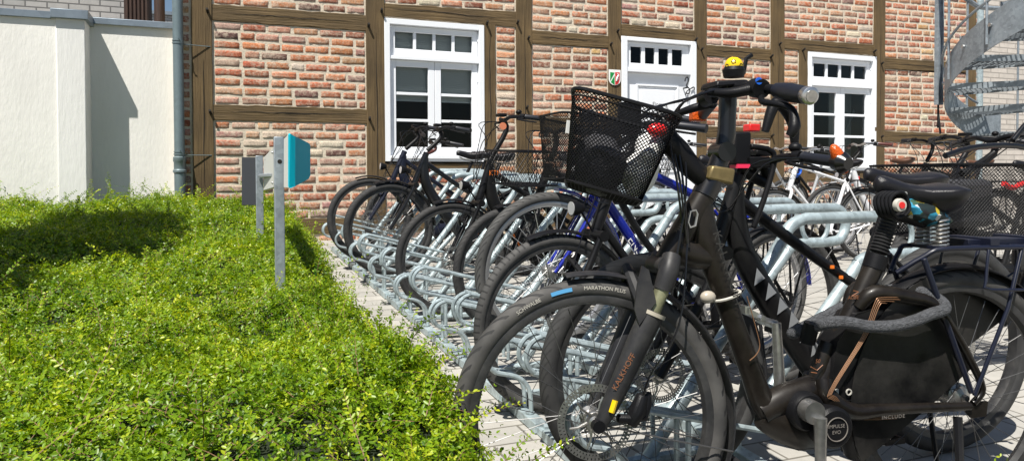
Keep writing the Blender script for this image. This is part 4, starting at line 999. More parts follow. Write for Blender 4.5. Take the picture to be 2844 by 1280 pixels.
def saddle(root, x, z, L=.27, W=.09, m=None, tilt=0., y=0, name='saddle', deep=1.):
    b = MB(); secs = []; T = [0, .04, .12, .25, .4, .55, .7, .83, .93, .985, 1.]
    hw = [.10, .20, .24, .28, .38, .60, .86, 1., .96, .75, .45]; tz = [-.004, .004, .006, .002, -.003, -.002, .006, .016, .018, .010, .0]; dp = [.012, .022, .028, .032, .036, .042, .050, .054, .050, .04, .02]; dp = [v*deep for v in dp]
    for t, h, zz, d in zip(T, hw, tz, dp):
        s = []; n = 16
        for k in range(n):
            a = 2*PI*k/n; ca, sa = math.cos(a), math.sin(a); yy = h*W*math.copysign(abs(ca)**.75, ca); z_ = (.012*(1-abs(ca))**.8 if sa > 0 else 0)+(.010*max(0, sa)) + (sa*d if sa < 0 else 0)
            if sa < 0: yy *= (1-.35*(-sa))
            zz2 = z+zz+z_-tilt*t*L; s.append((x+t*L, y+yy, zz2))
        secs.append(s)
    b.loft(secs); o = b.build(name, m or M['saddle'], root, ang=75)
    r = MB()
    for sg in (-1, 1): r.tube([(x+.03, y+sg*.012, z-.03), (x+.09, y+sg*.022, z-.052), (x+.18, y+sg*.022, z-.055-tilt*.18), (x+.24, y+sg*.03, z-.03-tilt*.24)], .0036, 6, smooth=2)
    r.build('rail', M['steel'], o); return o
def lattice(fn, nu, nv, r, hexa=False):
    """diamond wire mesh over fn(u, v), u wraps"""
    b = MB()
    def node(i, j): return Vector(fn(((i+.5*(j % 2)) % nu)/nu, j/nv))
    def strut(p, q):
        d = (q-p); 
        if d.length < 1e-6: return
        d.normalize(); n = d.cross(Vector((0, 0, 1))); n = n.normalized() if n.length > 1e-6 else Vector((1, 0, 0)); m_ = d.cross(n)
        vs = []
        for e in (p, q):
            for k in range(3): a = 2*PI*k/3; vs.append(e+n*(r*math.cos(a))+m_*(r*math.sin(a)))
        b.add(vs, [(0, 1, 4, 3), (1, 2, 5, 4), (2, 0, 3, 5)])
    for j in range(nv):
        for i in range(nu):
            if j % 2 == 0: strut(node(i, j), node(i, j+1)); strut(node(i+1, j), node(i, j+1))
            else: strut(node(i, j), node(i, j+1)); strut(node(i, j), node(i+1, j+1))
    return b
def rrect(u, hx, hy, rr):
    """rounded rectangle, u in 0..1"""
    per = [2*(hx-rr), PI/2*rr, 2*(hy-rr), PI/2*rr]*2; T = sum(per); s = u*T
    segs = [((-hx+rr, -hy), (1, 0)), ('c', (hx-rr, -hy+rr), -PI/2), ((hx, -hy+rr), (0, 1)), ('c', (hx-rr, hy-rr), 0), ((hx-rr, hy), (-1, 0)), ('c', (-hx+rr, hy-rr), PI/2), ((-hx, hy-rr), (0, -1)), ('c', (-hx+rr, -hy+rr), PI)]
    for p, g in zip(per, segs):
        if s <= p+1e-9:
            if g[0] == 'c': a = g[2]+s/rr; return g[1][0]+rr*math.cos(a), g[1][1]+rr*math.sin(a)
            return g[0][0]+g[1][0]*s, g[0][1]+g[1][1]*s
        s -= p
    return -hx+rr, -hy
def basket(root, cx, cz0, cz1, hx0, hy0, hx1, hy1, rr=.06, tilt=0., shx=0., nu=90, nv=30, r=.0011, m=None, S=lambda p: p, xs=0., band=0, y=0):
    """open mesh basket: bottom half sizes hx0, hy0 at cz0, mouth hx1, hy1 at cz1; tilt lowers the rear"""
    m = m or M['plastic']
    def fn(u, v, ex=0):
        hx, hy = hx0+(hx1-hx0)*v+ex, hy0+(hy1-hy0)*v+ex; a, c = rrect(u % 1, hx, hy, rr); 
        return S(Vector((cx+shx*v+a, y+c, cz0+(cz1-cz0)*v-tilt*(a+shx*v))))
    b = lattice(fn, nu, nv, r); o = b.build('basket', m, root, smooth=False)
    rm = MB()
    rm.tube([fn(k/60, 1., .001) for k in range(60)], .005, 6, closed=True); rb2 = MB(); rb2.tube([fn(k/60, 0., .001) for k in range(60)], .004, 6, closed=True); rb2.build('bottom_ring', m, o)
    if band:
        rb_ = MB(); rb_.tube([fn(k/60, .93, .001) for k in range(60)], .002, 5, closed=True); rb_.build('band', m, o)
    rm.build('rim', m, o)
    fl = MB(); k = 9
    for i in range(-k, k+1):
        a = i/k*.98
        fl.tube([S(Vector((cx+a*hx0, y-hy0*.97, cz0-tilt*a*hx0))), S(Vector((cx+a*hx0, y+hy0*.97, cz0-tilt*a*hx0)))], r*1.2, 4, caps=False); fl.tube([S(Vector((cx-hx0*.97, y+a*hy0, cz0+tilt*hx0))), S(Vector((cx+hx0*.97, y+a*hy0, cz0-tilt*hx0)))], r*1.2, 4, caps=False)
    fl.build('base', m, o, smooth=False); return o

GRP = 'bicycles parked in the galvanised rack'
def make_bike(p, label, group=None):
    X, Y = p['pos']; lift = p.get('lift', 0.); yaw = p.get('yaw', 0.)
    root = thing('bicycle', label, 'bicycle', (X, Y, gz(Y)+lift), (0, math.atan(lift/1.1), yaw), group)
    R = p.get('R', .352); wb = p.get('wb', 1.12); tw = p.get('tw', .046); fm = p.get('paint', M['black']); km = M['plastic']
    P = dict(spokem=p.get('spokem', M['spoke']), rimm=p.get('rimm', M['rimb']), tyrem=p.get('tyre', M['tyreE']), discm=M['steel'], spr=p.get('spr', .00125))
    hb = Vector(p.get('hb', (.185, 0, R+.375))); ht = Vector(p.get('ht', (.262, 0, R+.585))); axd = (ht-hb).normalized(); dl = math.radians(p.get('steer', 0.))
    Rm = Matrix.Rotation(dl, 3, axd)
    def S(v): return hb+Rm @ (Vector(v)-hb)
    I = lambda v: v
    sty = p.get('style', 'ebike'); bb = Vector(p.get('bb', (.64, 0, .285))); stt = Vector(p.get('stt', (.83, 0, .78))); FA = Vector((0, 0, R)); RA = Vector((wb, 0, R))
    fr = p.get('fr', .018)
    # frame
    b = MB(); b.tube([hb-axd*.01, ht+axd*.01], .024, 14); b.tube([bb, stt], .017, 12); b.cyl((bb.x, -.04, bb.z), .026, .08, 16)
    if sty == 'ebike':
        b.tube([ht-axd*.03, hb+(bb-hb)*.18+Vector((.01, 0, .05)), bb+(hb-bb)*.35+Vector((-.01, 0, -.0)), bb+Vector((-.03, 0, .0))], [.030, .042, .044, .040], 14, smooth=5, ell=.75)
        b.tube([ht-axd*.06, ht+(stt-ht)*.5-Vector((0, 0, .16)), stt-Vector((.03, 0, .22))], [.022, .018, .016], 10, smooth=4) if p.get('tt', 1) else None
        b.tube([bb+Vector((-.08, 0, .0)), bb+Vector((.07, 0, -.005))], [.06, .06], 16, ell=.62)
    elif sty == 'diamond':
        b.tube([ht-axd*.03, stt-Vector((.01, 0, .03))], fr*.9, 12); b.tube([hb+axd*.02, bb], fr, 12)
    elif sty == 'mixte':
        b.tube([ht-axd*.04, ht+(bb-ht)*.5+Vector((0, 0, .0)), bb+(stt-bb)*.35], fr*.85, 12, smooth=4); b.tube([hb+axd*.02, hb+(bb-hb)*.55-Vector((0, 0, .03)), bb], fr, 12, smooth=4)
    elif sty == 'wave':
        b.tube([ht-axd*.05, hb+(bb-hb)*.3+Vector((.02, 0, .04)), hb+(bb-hb)*.7-Vector((0, 0, .04)), bb], [.03, .034, .034, .03], 14, smooth=5)
    for s in (-1, 1):
        b.tube([bb+Vector((.02, s*.03, 0)), bb+Vector((.15, s*.05, .0)), RA+Vector((0, s*.062, 0))], [.012, .010, .009], 8); b.tube([stt+Vector((0, s*.02, -.06)), RA+Vector((-.12, s*.05, .18)), RA+Vector((0, s*.062, 0))], .008, 8)
    frame = b.build('frame', fm, root)
    for (body, sz, u, m_, dy) in p.get('text', []):
        vs, fs = text_mesh(body, sz); A = hb+(bb-hb)*u[0]+Vector((u[2] if len(u) > 2 else 0, 0, u[3] if len(u) > 3 else 0)); dr = (bb-hb).normalized(); up = Vector((dr.z, 0, -dr.x)); up = up if up.z > 0 else -up
        t = MB(); t.add([A+dr*v[0]+up*(v[1]-sz*.35)+Vector((0, -dy, 0)) for v in vs], fs); t.build('lettering', m_, frame, smooth=False)
    if p.get('tri'):
        t = MB(); dr = (bb-hb).normalized(); up = Vector((-dr.z, 0, dr.x)); up = up if up.z > 0 else -up
        for k in range(7):
            A = hb+(bb-hb)*(.22+.10*k); t.add([A+up*.030+Vector((0, -.0345, 0)), A+dr*.045+up*.030+Vector((0, -.0345, 0)), A+dr*.035-up*.015+Vector((0, -.0345, 0))], [(0, 1, 2)])
        t.build('decal', M['greytri'], frame, smooth=False)
    # fork
    b = MB(); cr = hb-axd*.035; fk = p.get('fork', 'rigid'); fkm = p.get('forkm', fm)
    b.tube([S(hb), S(cr-axd*.01)], .022, 12)
    if fk == 'susp':
        for s in (-1, 1):
            mid = cr+(FA-cr)*.45; b.tube([S(mid+Vector((0, s*.058, 0))), S(FA+Vector((-.012, s*.058, .0)))], [.019, .013], 10, smooth=0)
            b.tube([S(cr+Vector((0, s*.058, .01))), S(mid+Vector((0, s*.058, 0)))], .014, 10)
        b.tube([S(cr+Vector((0, -.075, 0))), S(cr+Vector((0, .075, 0)))], .022, 10); b.tube([S(cr+(FA-cr)*.45+Vector((-.02, -.058, .02))), S(cr+(FA-cr)*.40+Vector((-.05, 0, .05))), S(cr+(FA-cr)*.45+Vector((-.02, .058, .02)))], .012, 8, smooth=3)
    else:
        for s in (-1, 1): b.tube([S(cr+Vector((0, s*.02, 0))), S(cr+(FA-cr)*.12+Vector((.004, s*.050, 0))), S(cr+(FA-cr)*.65+Vector((.012, s*.054, 0))), S(FA+Vector((0, s*.055, 0)))], [.016, .015, .012, .008], 10, smooth=3)
    forko = b.build('fork', fkm, root)
    wheel(root, (0, 0, R), R, tw, P, S, disc=p.get('disc', 0), motor=p.get('fmotor', False)); wheel(root, (wb, 0, R), R, tw, P, I, disc=p.get('disc', 0), hubr=.03)
    if p.get('fend', 1):
        fa = p.get('fa', (105, -20)); fender(root, (0, 0, R), R, fa[0], fa[1], tw+.012, p.get('fendm', km), S, stays=(fa[1]+12,)); fender(root, (wb, 0, R), R, 205, 8, tw+.012, p.get('fendm', km), I, stays=(40,))
    # stem and bars
    bz = p.get('bz', 1.10); bx = p.get('bx', .34); bw = p.get('bw', .31); sw = p.get('sweep', .13)
    b = MB(); top_ = ht+axd*.03
    b.tube([S(top_), S(Vector((bx+.015, 0, bz-.06))), S(Vector((bx, 0, bz)))], [.018, .017, .016], 10, smooth=3); b.build('stem', p.get('stemm', M['plastic']), root)
    b = MB(); bp = [Vector((bx+sw, -bw, bz-.005)), Vector((bx+sw*.55, -bw*.66, bz+.012)), Vector((bx+.01, -bw*.28, bz+.02)), Vector((bx, 0, bz)), Vector((bx+.01, bw*.28, bz+.02)), Vector((bx+sw*.55, bw*.66, bz+.012)), Vector((bx+sw, bw, bz-.005))]
    b.tube([S(q) for q in bp], .012, 10, smooth=4); bar = b.build('handlebar', p.get('barm', M['plastic']), root)
    for s in (0, 6):
        q0 = bp[s]; q1 = bp[1 if s == 0 else 5]; d = (q1-q0).normalized()
        g = MB(); g.tube([S(q0-d*.005), S(q0+d*.03), S(q0+d*.12), S(q0+d*.128)], [.018, .016, .0155, .018], 12); g.build('grip', p.get('gripm', M['rubber']), bar)
        l = MB(); ll = q0+d*.14; l.tube([S(ll+Vector((-.01, 0, -.01))), S(ll+Vector((-.05, 0, -.015))), S(q0+d*.06+Vector((-.055, 0, -.02))), S(q0+Vector((-.045, 0, -.022)))], [.009, .006, .005, .005], 7, smooth=3); l.tube([S(ll-d*.0), S(ll+d*.03)], .017, 10); l.build('brake_lever', p.get('levm', M['plastic']), bar)
    if p.get('disp', 1):
        d = MB(); c_ = S(Vector((bx-.01, 0, bz+.035))); d.box((c_.x-.035, c_.y-.03, c_.z-.008), (c_.x+.02, c_.y+.03, c_.z+.012)); d.build('display', M['plastic'], bar, bevel=.004)
    if p.get('bell', 1):
        d = MB(); c_ = S(bp[1]+(bp[2]-bp[1])*.5+Vector((0, 0, .03))); d.sph(c_, .020, (1, 1, .75), 12, 7); d.build('bell', p.get('bellm', M['plastic']), bar)
    b = MB()
    for k, s in enumerate((-1, 1, -1, 1)):
        q = bp[1 if s < 0 else 5]; e = hb+axd*(.1-.03*k)+Vector((-.0, s*.028, 0))
        b.tube([S(q+Vector((-.03, 0, 0))), S(q+Vector((-.12-.02*k, -s*.04, -.02))), S(Vector((bx-.17+.02*k, s*(.07-.02*k), bz-.14))), S(Vector((hb.x-.03, s*.03, hb.z+.12))), e if k < 2 else S(FA+Vector((.05, s*.05, .25)))], .0027, 5, smooth=5)
    b.build('cable', M['black2'], root)
    # saddle and post
    sz = p.get('sz', .96); sd = (stt-bb).normalized(); sc = stt+sd*((sz-.06-stt.z)/sd.z)
    b = MB(); b.tube([stt-sd*.02, sc], .0145, 12); b.cyl((stt.x, -.02, stt.z-.01), .020, .04, 12)
    b.build('seat_post', p.get('postm', M['plastic']), root)
    saddle(root, sc.x-.15+p.get('sx', 0), sz, p.get('sl', .265), p.get('sw', .078), p.get('sadm', M['saddle']), p.get('stilt', 0.))
    # cranks
    b = MB(); b.tube([(bb.x, -.06, bb.z), (bb.x, .06, bb.z)], .012, 8); b.rev([(.0001, .05), (.085, .05), (.092, .048), (.085, .052), (.0001, .054)], (bb.x, 0, bb.z), 32, closedprof=False); a = math.radians(p.get('crank', 75))
    for s in (-1, 1):
        e = Vector((bb.x+s*.17*math.cos(a), s*.075, bb.z+s*.17*math.sin(a))); b.tube([(bb.x, s*.055, bb.z), (e.x, s*.078, e.z)], [.013, .010], 8, ell=.6)
    ck = b.build('crank', p.get('crm', M['plastic']), root)
    for s in (-1, 1):
        e = Vector((bb.x+s*.17*math.cos(a), s*.09, bb.z+s*.17*math.sin(a))); q = MB(); y0, y1 = (e.y, e.y+s*.095)
        for dx in (-.032, .032): q.box((e.x+dx-.006, min(y0, y1)+.01, e.z-.009), (e.x+dx+.006, max(y0, y1), e.z+.009))
        for yy in (y0+s*.012, y0+s*.05, y1): q.box((e.x-.036, min(yy, yy-s*.008), e.z-.008), (e.x+.036, max(yy, yy-s*.008), e.z+.008))
        q.build('pedal', M['plastic'], ck)
    b = MB()
    for dz_ in (.085, -.085): b.tube([(bb.x, .051, bb.z+dz_), (wb, .051, R+dz_*.38)], .004, 5)
    b.build('chain', M['steel'], root)
    if p.get('guard', 0):
        b = MB(); b.tube([(bb.x-.09, .055, bb.z+.01), (bb.x, .055, bb.z+.10), (wb+.05, .055, R+.05), (wb+.06, .055, R-.05), (bb.x, .055, bb.z-.10)], .012, 6, closed=True, smooth=3); b.build('chain_guard', km, root)
    if p.get('carrier', 1):
        b = MB(); z = R*2+.075; cm = p.get('carm', M['plastic'])
        for s in (-1, 1):
            b.tube([(stt.x+.03, s*.02, z-.02), (wb-.16, s*.06, z), (wb+.20, s*.065, z), (wb+.235, s*.03, z)], .006, 7, smooth=2)
            b.tube([(wb, s*.07, R+.02), (wb-.02, s*.068, z)], .005, 6); b.tube([(wb+.01, s*.07, R+.02), (wb+.15, s*.068, z)], .005, 6)
        for x in (wb-.14, wb-.03, wb+.08, wb+.19): b.tube([(x, -.062, z), (x, .062, z)], .005, 6)
        b.build('carrier', cm, root)
        if p.get('tail', 1):
            d = MB(); d.box((wb+.245, -.035, z-.045), (wb+.27, .035, z-.005)); d.build('tail_light', M['red'], root, bevel=.004)
    if p.get('light', 1):
        d = MB(); c_ = S(Vector((.10, 0, R*2+.10))); ax_ = S(Vector((.06, 0, R*2+.10)))-c_; d.tube([c_+ax_*-.4, c_+ax_*.4, c_+ax_*.9], [.018, .03, .032], 14); d.tube([c_, S(cr)], .005, 6)
        h = d.build('headlight', p.get('lightm', M['plastic']), root); e = MB(); e.tube([c_+ax_*.9, c_+ax_*.95], .027, 14); e.build('lens', M['lamp'], h)
    if p.get('stand', 1):
        b = MB(); b.tube([(wb-.16, -.05, R-.03), (wb-.19, -.14, .01)], .008, 7); b.build('kickstand', M['plastic'], root)
    return root, S, bp

exec_bikes = True

# ---------------- bike in front: step-through with the mesh basket
FAX = (.890, 1.659); yA = math.radians(-9.5)
A = thing('bicycle', 'nearest bicycle, dusty black step-through with mesh basket, copper stripes and yellow ball bell', 'bicycle', (FAX[0], FAX[1], 0), (0, 0, yA), GRP)
dA = Vector((math.cos(yA), math.sin(yA), 0)); nA = Vector((-dA.y, dA.x, 0)); PA = Vector((FAX[0], FAX[1], 0))
def LA(x, y, w=0.):
    """photo pixel -> local point on the bike's own plane, w metres to its far side"""
    d = ray(x, y); k = ((PA+nA*w)-CAMP).dot(nA)/d.dot(nA); q = CAMP+d*k; return Vector(((q-PA).dot(dA), w, q.z))
R = .356; hb = Vector((.200, 0, .735)); axd = Vector((.149, 0, .245)).normalized(); dl = math.radians(-8)
RmA = Matrix.Rotation(dl, 3, axd)
def SA(v): return hb+RmA @ (Vector(v)-hb)
I = lambda v: v
PAr = dict(spokem=M['spoke'], rimm=M['rimb'], tyrem=M['tyreA'], discm=M['steel'], spr=.0011, dr=.094)
WA = wheel(A, (0, 0, R), R, .050, PAr, SA, disc=-1)
WR = wheel(A, (1.09, 0, .345), R, .050, PAr, I, disc=0, motor=False, hubr=.04)
# lettering on the near sidewall
def ring_text(body, size, r, a_mid, c, S, parent, m, y=-.0262):
    vs, fs = text_mesh(body, size); xs = [v[0] for v in vs]; L = max(xs); t = MB(); out = []
    for v in vs:
        a = a_mid+(L/2-v[0])/r; rr = r+v[1]-size*.35; out.append(S(Vector((c[0]-rr*math.cos(PI-a) if False else c[0]+rr*math.cos(a), c[1]+y, c[2]+rr*math.sin(a)))))
    t.add(out, fs); t.build('lettering', m, parent, smooth=False)
rc = R-.0225
ring_text('SCHWALBE', .0135, rc, math.radians(119), (0, 0, R), SA, WA, M['letter']); ring_text('MARATHON PLUS', .0135, rc, math.radians(84), (0, 0, R), SA, WA, M['letter'])
t = MB(); secs = []
for k in range(9):
    a = math.radians(98.5+9.5*k/8); secs.append([SA(Vector((r_*math.cos(a), -.0262, R+r_*math.sin(a)))) for r_ in (rc-.0045, rc+.0055)])
t.loft(secs, closed=False, caps=False); t.build('blue_band', M['bluepatch'], WA, smooth=False)
# fork: crown, stanchion and heavy lower leg
b = MB()
for s in (-1, 1):
    w = s*.062
    q = [Vector((.005, w, .350)), Vector((.032, w, .40)), Vector((.070, w, .475)), Vector((.112, w, .560)), Vector((.148, w, .630))]
    b.tube([SA(v) for v in q], [.015, .022, .026, .030, .031], 14, smooth=3, ell=None)
    b.tube([SA(Vector((-.004, w, .356))), SA(Vector((.012, w, .356)))], .018, 10)
b.tube([SA(Vector((.120, -.062, .645))), SA(Vector((.100, 0, .735))), SA(Vector((.120, .062, .645)))], .015, 8, smooth=4)
b.add([SA(Vector(v)) for v in ((.105, -.088, .60), (.150, -.086, .655), (.135, -.080, .735), (.118, -.080, .745), (.105, -.082, .70), (.095, -.084, .64))]+[SA(Vector(v)) for v in ((.105, -.078, .60), (.150, -.076, .655), (.135, -.072, .735), (.118, -.072, .745), (.105, -.074, .70), (.095, -.076, .64))], [(0,1,2,3,4,5),(11,10,9,8,7,6)]+[(i, i+6, (i+1) % 6+6, (i+1) % 6) for i in range(6)])
fo = b.build('fork', M['dusty'], A)
vs, fs = text_mesh('KALKHOFF', .020); b = MB(); d0 = Vector((.040, -.0855, .445)); d1 = (Vector((.135, -.0905, .605))-d0).normalized(); up = Vector((-d1.z, 0, d1.x))
b.add([SA(d0+d1*v[0]+up*(v[1]-.004)+Vector((0, -.0022, 0))) for v in vs], fs); b.build('lettering', M['lettero'], fo, smooth=False)
for s in (-1, 1): b = MB(); b.tube([SA(Vector((.146, s*.062, .625))), SA(Vector((.176, s*.062, .690)))], .0185, 14); b.build('stanchion', M['gum'], fo)
M['seal'] = mat('beige_seal', (.33, .30, .24), .6)
for s in (-1, 1): b = MB(); b.tube([SA(Vector((.144, s*.062, .620))), SA(Vector((.148, s*.062, .629)))], .034, 16); b.build('seal_ring', M['seal'], fo)
b = MB()
for s in (-1, 1): b.tube([SA(Vector((.174, s*.062, .682))), SA(Vector((.192, s*.060, .730))), SA(Vector((.205, s*.045, .765)))], [.023, .026, .024], 14, smooth=3)
b.tube([SA(Vector((.19, -.06, .74))), SA(Vector((.19, .06, .74)))], .026, 12); b.build('fork_crown', M['dusty'], fo)
b = MB(); b.tube([SA(Vector((.030, -.089, .392))), SA(Vector((.040, -.089, .420)))], .0075, 8); b.build('yellow_sticker', M['yellow'], fo)
b = MB(); b.cyl(SA(Vector((0, -.085, .356))), .016, .02, 12); b.build('axle_cap', M['plastic'], fo)
# brake caliper and its hose
b = MB(); c_ = SA(Vector((.105, -.055, .385))); b.tube([SA(Vector((.085, -.055, .35))), SA(Vector((.105, -.055, .385))), SA(Vector((.118, -.055, .425)))], [.016, .024, .015], 8); b.tube([SA(Vector((.05, -.06, .37))), SA(Vector((.12, -.055, .37))), SA(Vector((.13, -.05, .43)))], [.012, .014, .012], 8, smooth=2)
b.build('brake_caliper', M['plastic'], A, bevel=.006)
# front mudguard
fender(A, (0, 0, R), R, 100, -22, .066, M['dusty'], SA, stays=(-14,))
fl = MB(); c0 = SA(Vector((.372, 0, .225))); fl.box((c0.x-.014, c0.y-.033, c0.z-.13), (c0.x+.004, c0.y+.033, c0.z+.02)); fl.build('mud_flap', M['dusty'], A, bevel=.004)
# head and main frame
def T(z2x, z2y): return LA(1950+z2x/1.998, 700+z2y/1.998)
b = MB()
b.tube([(.206, 0, .750), (.235, 0, .800), (.300, 0, .905), (.338, 0, .965)], [.033, .033, .031, .028], 16, smooth=4, ell=.95)
b.tube([(.300, 0, .900), (.312, 0, .815), (.352, 0, .700), (.400, 0, .575), (.452, 0, .440), (.480, 0, .370), (.515, 0, .318)], [.033, .039, .031, .029, .031, .034, .032], 16, smooth=5, ell=.8)
b.tube([(.225, 0, .785), (.285, 0, .765), (.330, 0, .755)], [.040, .038, .03], 14, smooth=3, ell=.85)
b.tube([(.475, 0, .335), (.540, 0, .365), (.620, 0, .385), (.668, 0, .400)], [.036, .040, .040, .032], 16, smooth=4, ell=.9)
b.tube([(.480, 0, .330), (.545, 0, .300), (.60, 0, .285), (.665, 0, .275)], [.036, .052, .062, .050], 18, smooth=4, ell=.7)
# seat tube
b.tube([(.652, 0, .385), (.700, 0, .485), (.760, 0, .600), (.828, 0, .722)], [.034, .029, .027, .026], 16, smooth=4)
# rear loop above the battery
la = [T(840, 300), T(905, 215), T(1080, 235), T(1190, 270), T(1300, 420), T(1380, 560), T(1450, 720), T(1400, 800)]
for s in (-1, 1):
    b.tube([Vector((v.x, s*(.02+.045*min(1, k/3)), v.z)) for k, v in enumerate(la)], [.018, .022, .020, .015, .012, .011, .010, .010], 10, smooth=4)
    lb = [T(640, 690), T(650, 780), T(760, 850), T(900, 835), T(1100, 825), T(1380, 815)]
    b.tube([Vector((v.x, s*(.025+.04*min(1, k/3)), v.z)) for k, v in enumerate(lb)], [.022, .026, .023, .017, .014, .012], 10, smooth=4)
b.tube([T(700, 500)+Vector((0, 0, 0)), T(655, 640), T(635, 740)], [.022, .024, .026], 12, smooth=3)
b.add([Vector((v.x, yy, v.z)) for yy in (-.066, -.058) for v in (T(1330, 800), T(1480, 790), T(1470, 870), T(1390, 880))], [(0,1,2,3),(7,6,5,4),(0,4,5,1),(1,5,6,2),(2,6,7,3),(3,7,4,0)])
fA = b.build('frame', M['brownblk'], A)
vs, fs = text_mesh('KALKHOFF', .034, 1.35); b = MB(); d0 = Vector((.325, -.042, .83)); d1 = (Vector((.405, -.042, .60))-d0).normalized(); up = Vector((-d1.z, 0, d1.x))
b.add([d0+d1*v[0]+up*(v[1]-.012)+Vector((0, .004 if False else 0, 0)) for v in vs], fs); b.build('lettering', M['letterk'], fA, smooth=False)
vs, fs = text_mesh('INCLUDE', .015, 1.2); b = MB(); q = T(870, 866); b.add([Vector((q.x+v[0], -.090, q.z+v[1]*.9-.002)) for v in vs], fs); b.build('lettering', M['letter2'], fA, smooth=False)
vs, fs = text_mesh('i:SY', .028); 
# copper stripes
b = MB()
for k in range(4):
    o = .0055*k; pth = [T(1060-40*k, 235+10*k), T(905+4*k, 232+10*k), T(868+8*k, 262+6*k), T(800+8*k, 440), T(622+8*k, 735-3*k), T(650+4*k, 785-6*k), T(760, 880-8*k), T(990, 882-9*k)]
    b.tube([Vector((v.x, -.064 if 0 < i_ else -.060, v.z)) for i_, v in enumerate(pth)], .0011, 5, smooth=4)
b.build('stripe', M['copper'], fA); b = MB(); pth = [T(215, 235), T(262, 400), T(285, 500), T(268, 550), T(230, 585)]; b.tube([Vector((v.x, -.031, v.z)) for v in pth], .0014, 5, smooth=4)
b.build('stripe', M['copper'], fA)
# orange marks on the seat tube
b = MB(); 
for (body, zx, zy, sz) in (('AUBE', 768, 252, .014), ('50', 590, 600, .015)):
    vs, fs = text_mesh(body, sz); q = T(zx, zy); b.add([Vector((q.x+v[0]+.2*v[1], -.0300, q.z+v[1]+.5*v[0]*0)) for v in vs], fs)
for (p0_, p1_) in (((800, 205), (828, 212)), ((828, 212), (790, 235)), ((790, 235), (822, 232)), ((565, 620), (600, 640)), ((600, 640), (632, 610)), ((568, 650), (600, 655))):
    a_, c_ = T(*p0_), T(*p1_); b.tube([Vector((a_.x, -.0295, a_.z)), Vector((c_.x, -.0295, c_.z))], .0012, 4)
b.build('orange_mark', M['lettero'], fA, smooth=False)
# battery
b = MB(); bat = [T(700, 480), T(800, 330), T(890, 300), T(1100, 330), T(1020, 560), T(900, 790), T(740, 800), T(655, 750)]
b.loft([[Vector((v.x, -.038, v.z)) for v in bat], [Vector((v.x, -.042, v.z)) for v in bat], [Vector((v.x, .038, v.z)) for v in bat]]); bo = b.build('battery', M['black'], A, bevel=.006)
b = MB(); q = T(755, 750); b.rev([(.006, 0), (.009, 0), (.009, -.003), (.006, -.003)], (q.x, -.043, q.z), 16); q = T(692, 750); b.box((q.x-.006, -.045, q.z-.006), (q.x+.004, -.042, q.z+.008)); b.build('key_lock', M['letter'], bo)
# motor with round cover, cranks
mc = Vector((.645, 0, .306)); bbA = Vector((mc.x-.095, 0, mc.z+.02))
b = MB(); ce = Vector((.525, 0, .39))
b.rev([(.0001, -.062), (.046, -.060), (.052, -.05), (.052, .05), (.0001, .05)], (ce.x+.06, 0, ce.z-.045), 28, closedprof=False)
b.rev([(.0001, -.088), (.048, -.086), (.056, -.078), (.058, -.02), (.0001, -.02)], (mc.x, 0, mc.z), 32, closedprof=False); mo_ = b.build('motor', M['plastic'], A)
b = MB(); b.rev([(.030, -.0905), (.032, -.0905), (.032, -.0890), (.030, -.0890)], (mc.x+.002, 0, mc.z), 32)
for body, dz_ in (('IMPULSE', .004), ('EVO', -.012)):
    vs, fs = text_mesh(body, .0135); L_ = max(v[0] for v in vs); b.add([Vector((mc.x+v[0]-L_/2, -.0892, mc.z+v[1]+dz_)) for v in vs], fs)
b.build('badge', M['letter2'], mo_, smooth=False)
ca = Vector((.588, 0, .345))
b = MB(); b.cyl((ca.x-.010, -.095, ca.z+.01), .03, .035, 18)
b.tube([(ca.x, -.102, ca.z), (ca.x-.006, -.112, ca.z-.150)], [.017, .013], 10); 
p1_ = LA(1990+0, 815+120, .095); pe = LA(2187, 948, .095)   # far crank points up and forward
pu = T(480, 490); b.tube([(ca.x, -.08, ca.z), (ca.x, .085, ca.z)], .012, 8); b.tube([(ca.x, .08, ca.z), (pu.x+.02, .09, pu.z+.03)], [.017, .013], 10); ckA = b.build('crank', M['steel'], A)
def pedal(cx, y0, cz, s, tilt=.3):
    q = MB(); h = .046
    for dx in (-h, h): q.box((cx+dx-.006, min(y0, y0+s*.095), cz-.011+dx*tilt), (cx+dx+.006, max(y0, y0+s*.095), cz+.011+dx*tilt))
    for yy in (0, .045, .090):
        q.add([(cx-h, y0+s*yy, cz-.008-h*tilt), (cx+h, y0+s*yy, cz-.008+h*tilt), (cx+h, y0+s*yy, cz+.008+h*tilt), (cx-h, y0+s*yy, cz+.008-h*tilt)]+[(cx-h, y0+s*(yy+.008), cz-.008-h*tilt), (cx+h, y0+s*(yy+.008), cz-.008+h*tilt), (cx+h, y0+s*(yy+.008), cz+.008+h*tilt), (cx-h, y0+s*(yy+.008), cz+.008-h*tilt)], [(0,1,2,3),(7,6,5,4),(0,4,5,1),(1,5,6,2),(2,6,7,3),(3,7,4,0)])
    q.tube([(cx, y0-s*.01, cz), (cx, y0+s*.09, cz)], .008, 8)
    return q
pedal(pu.x-.02, .10, pu.z+.045, 1, -.5).build('pedal', M['chrome'], ckA); pedal(ca.x-.006, -.125, ca.z-.152, -1).build('pedal', M['chrome'], ckA)
b = MB()
for dz_ in (.045, -.04): b.tube([(ca.x+.03, .05, ca.z+dz_), (1.09, .05, .345+dz_*.8)], .004, 5)
b.build('chain', M['spoke'], A)
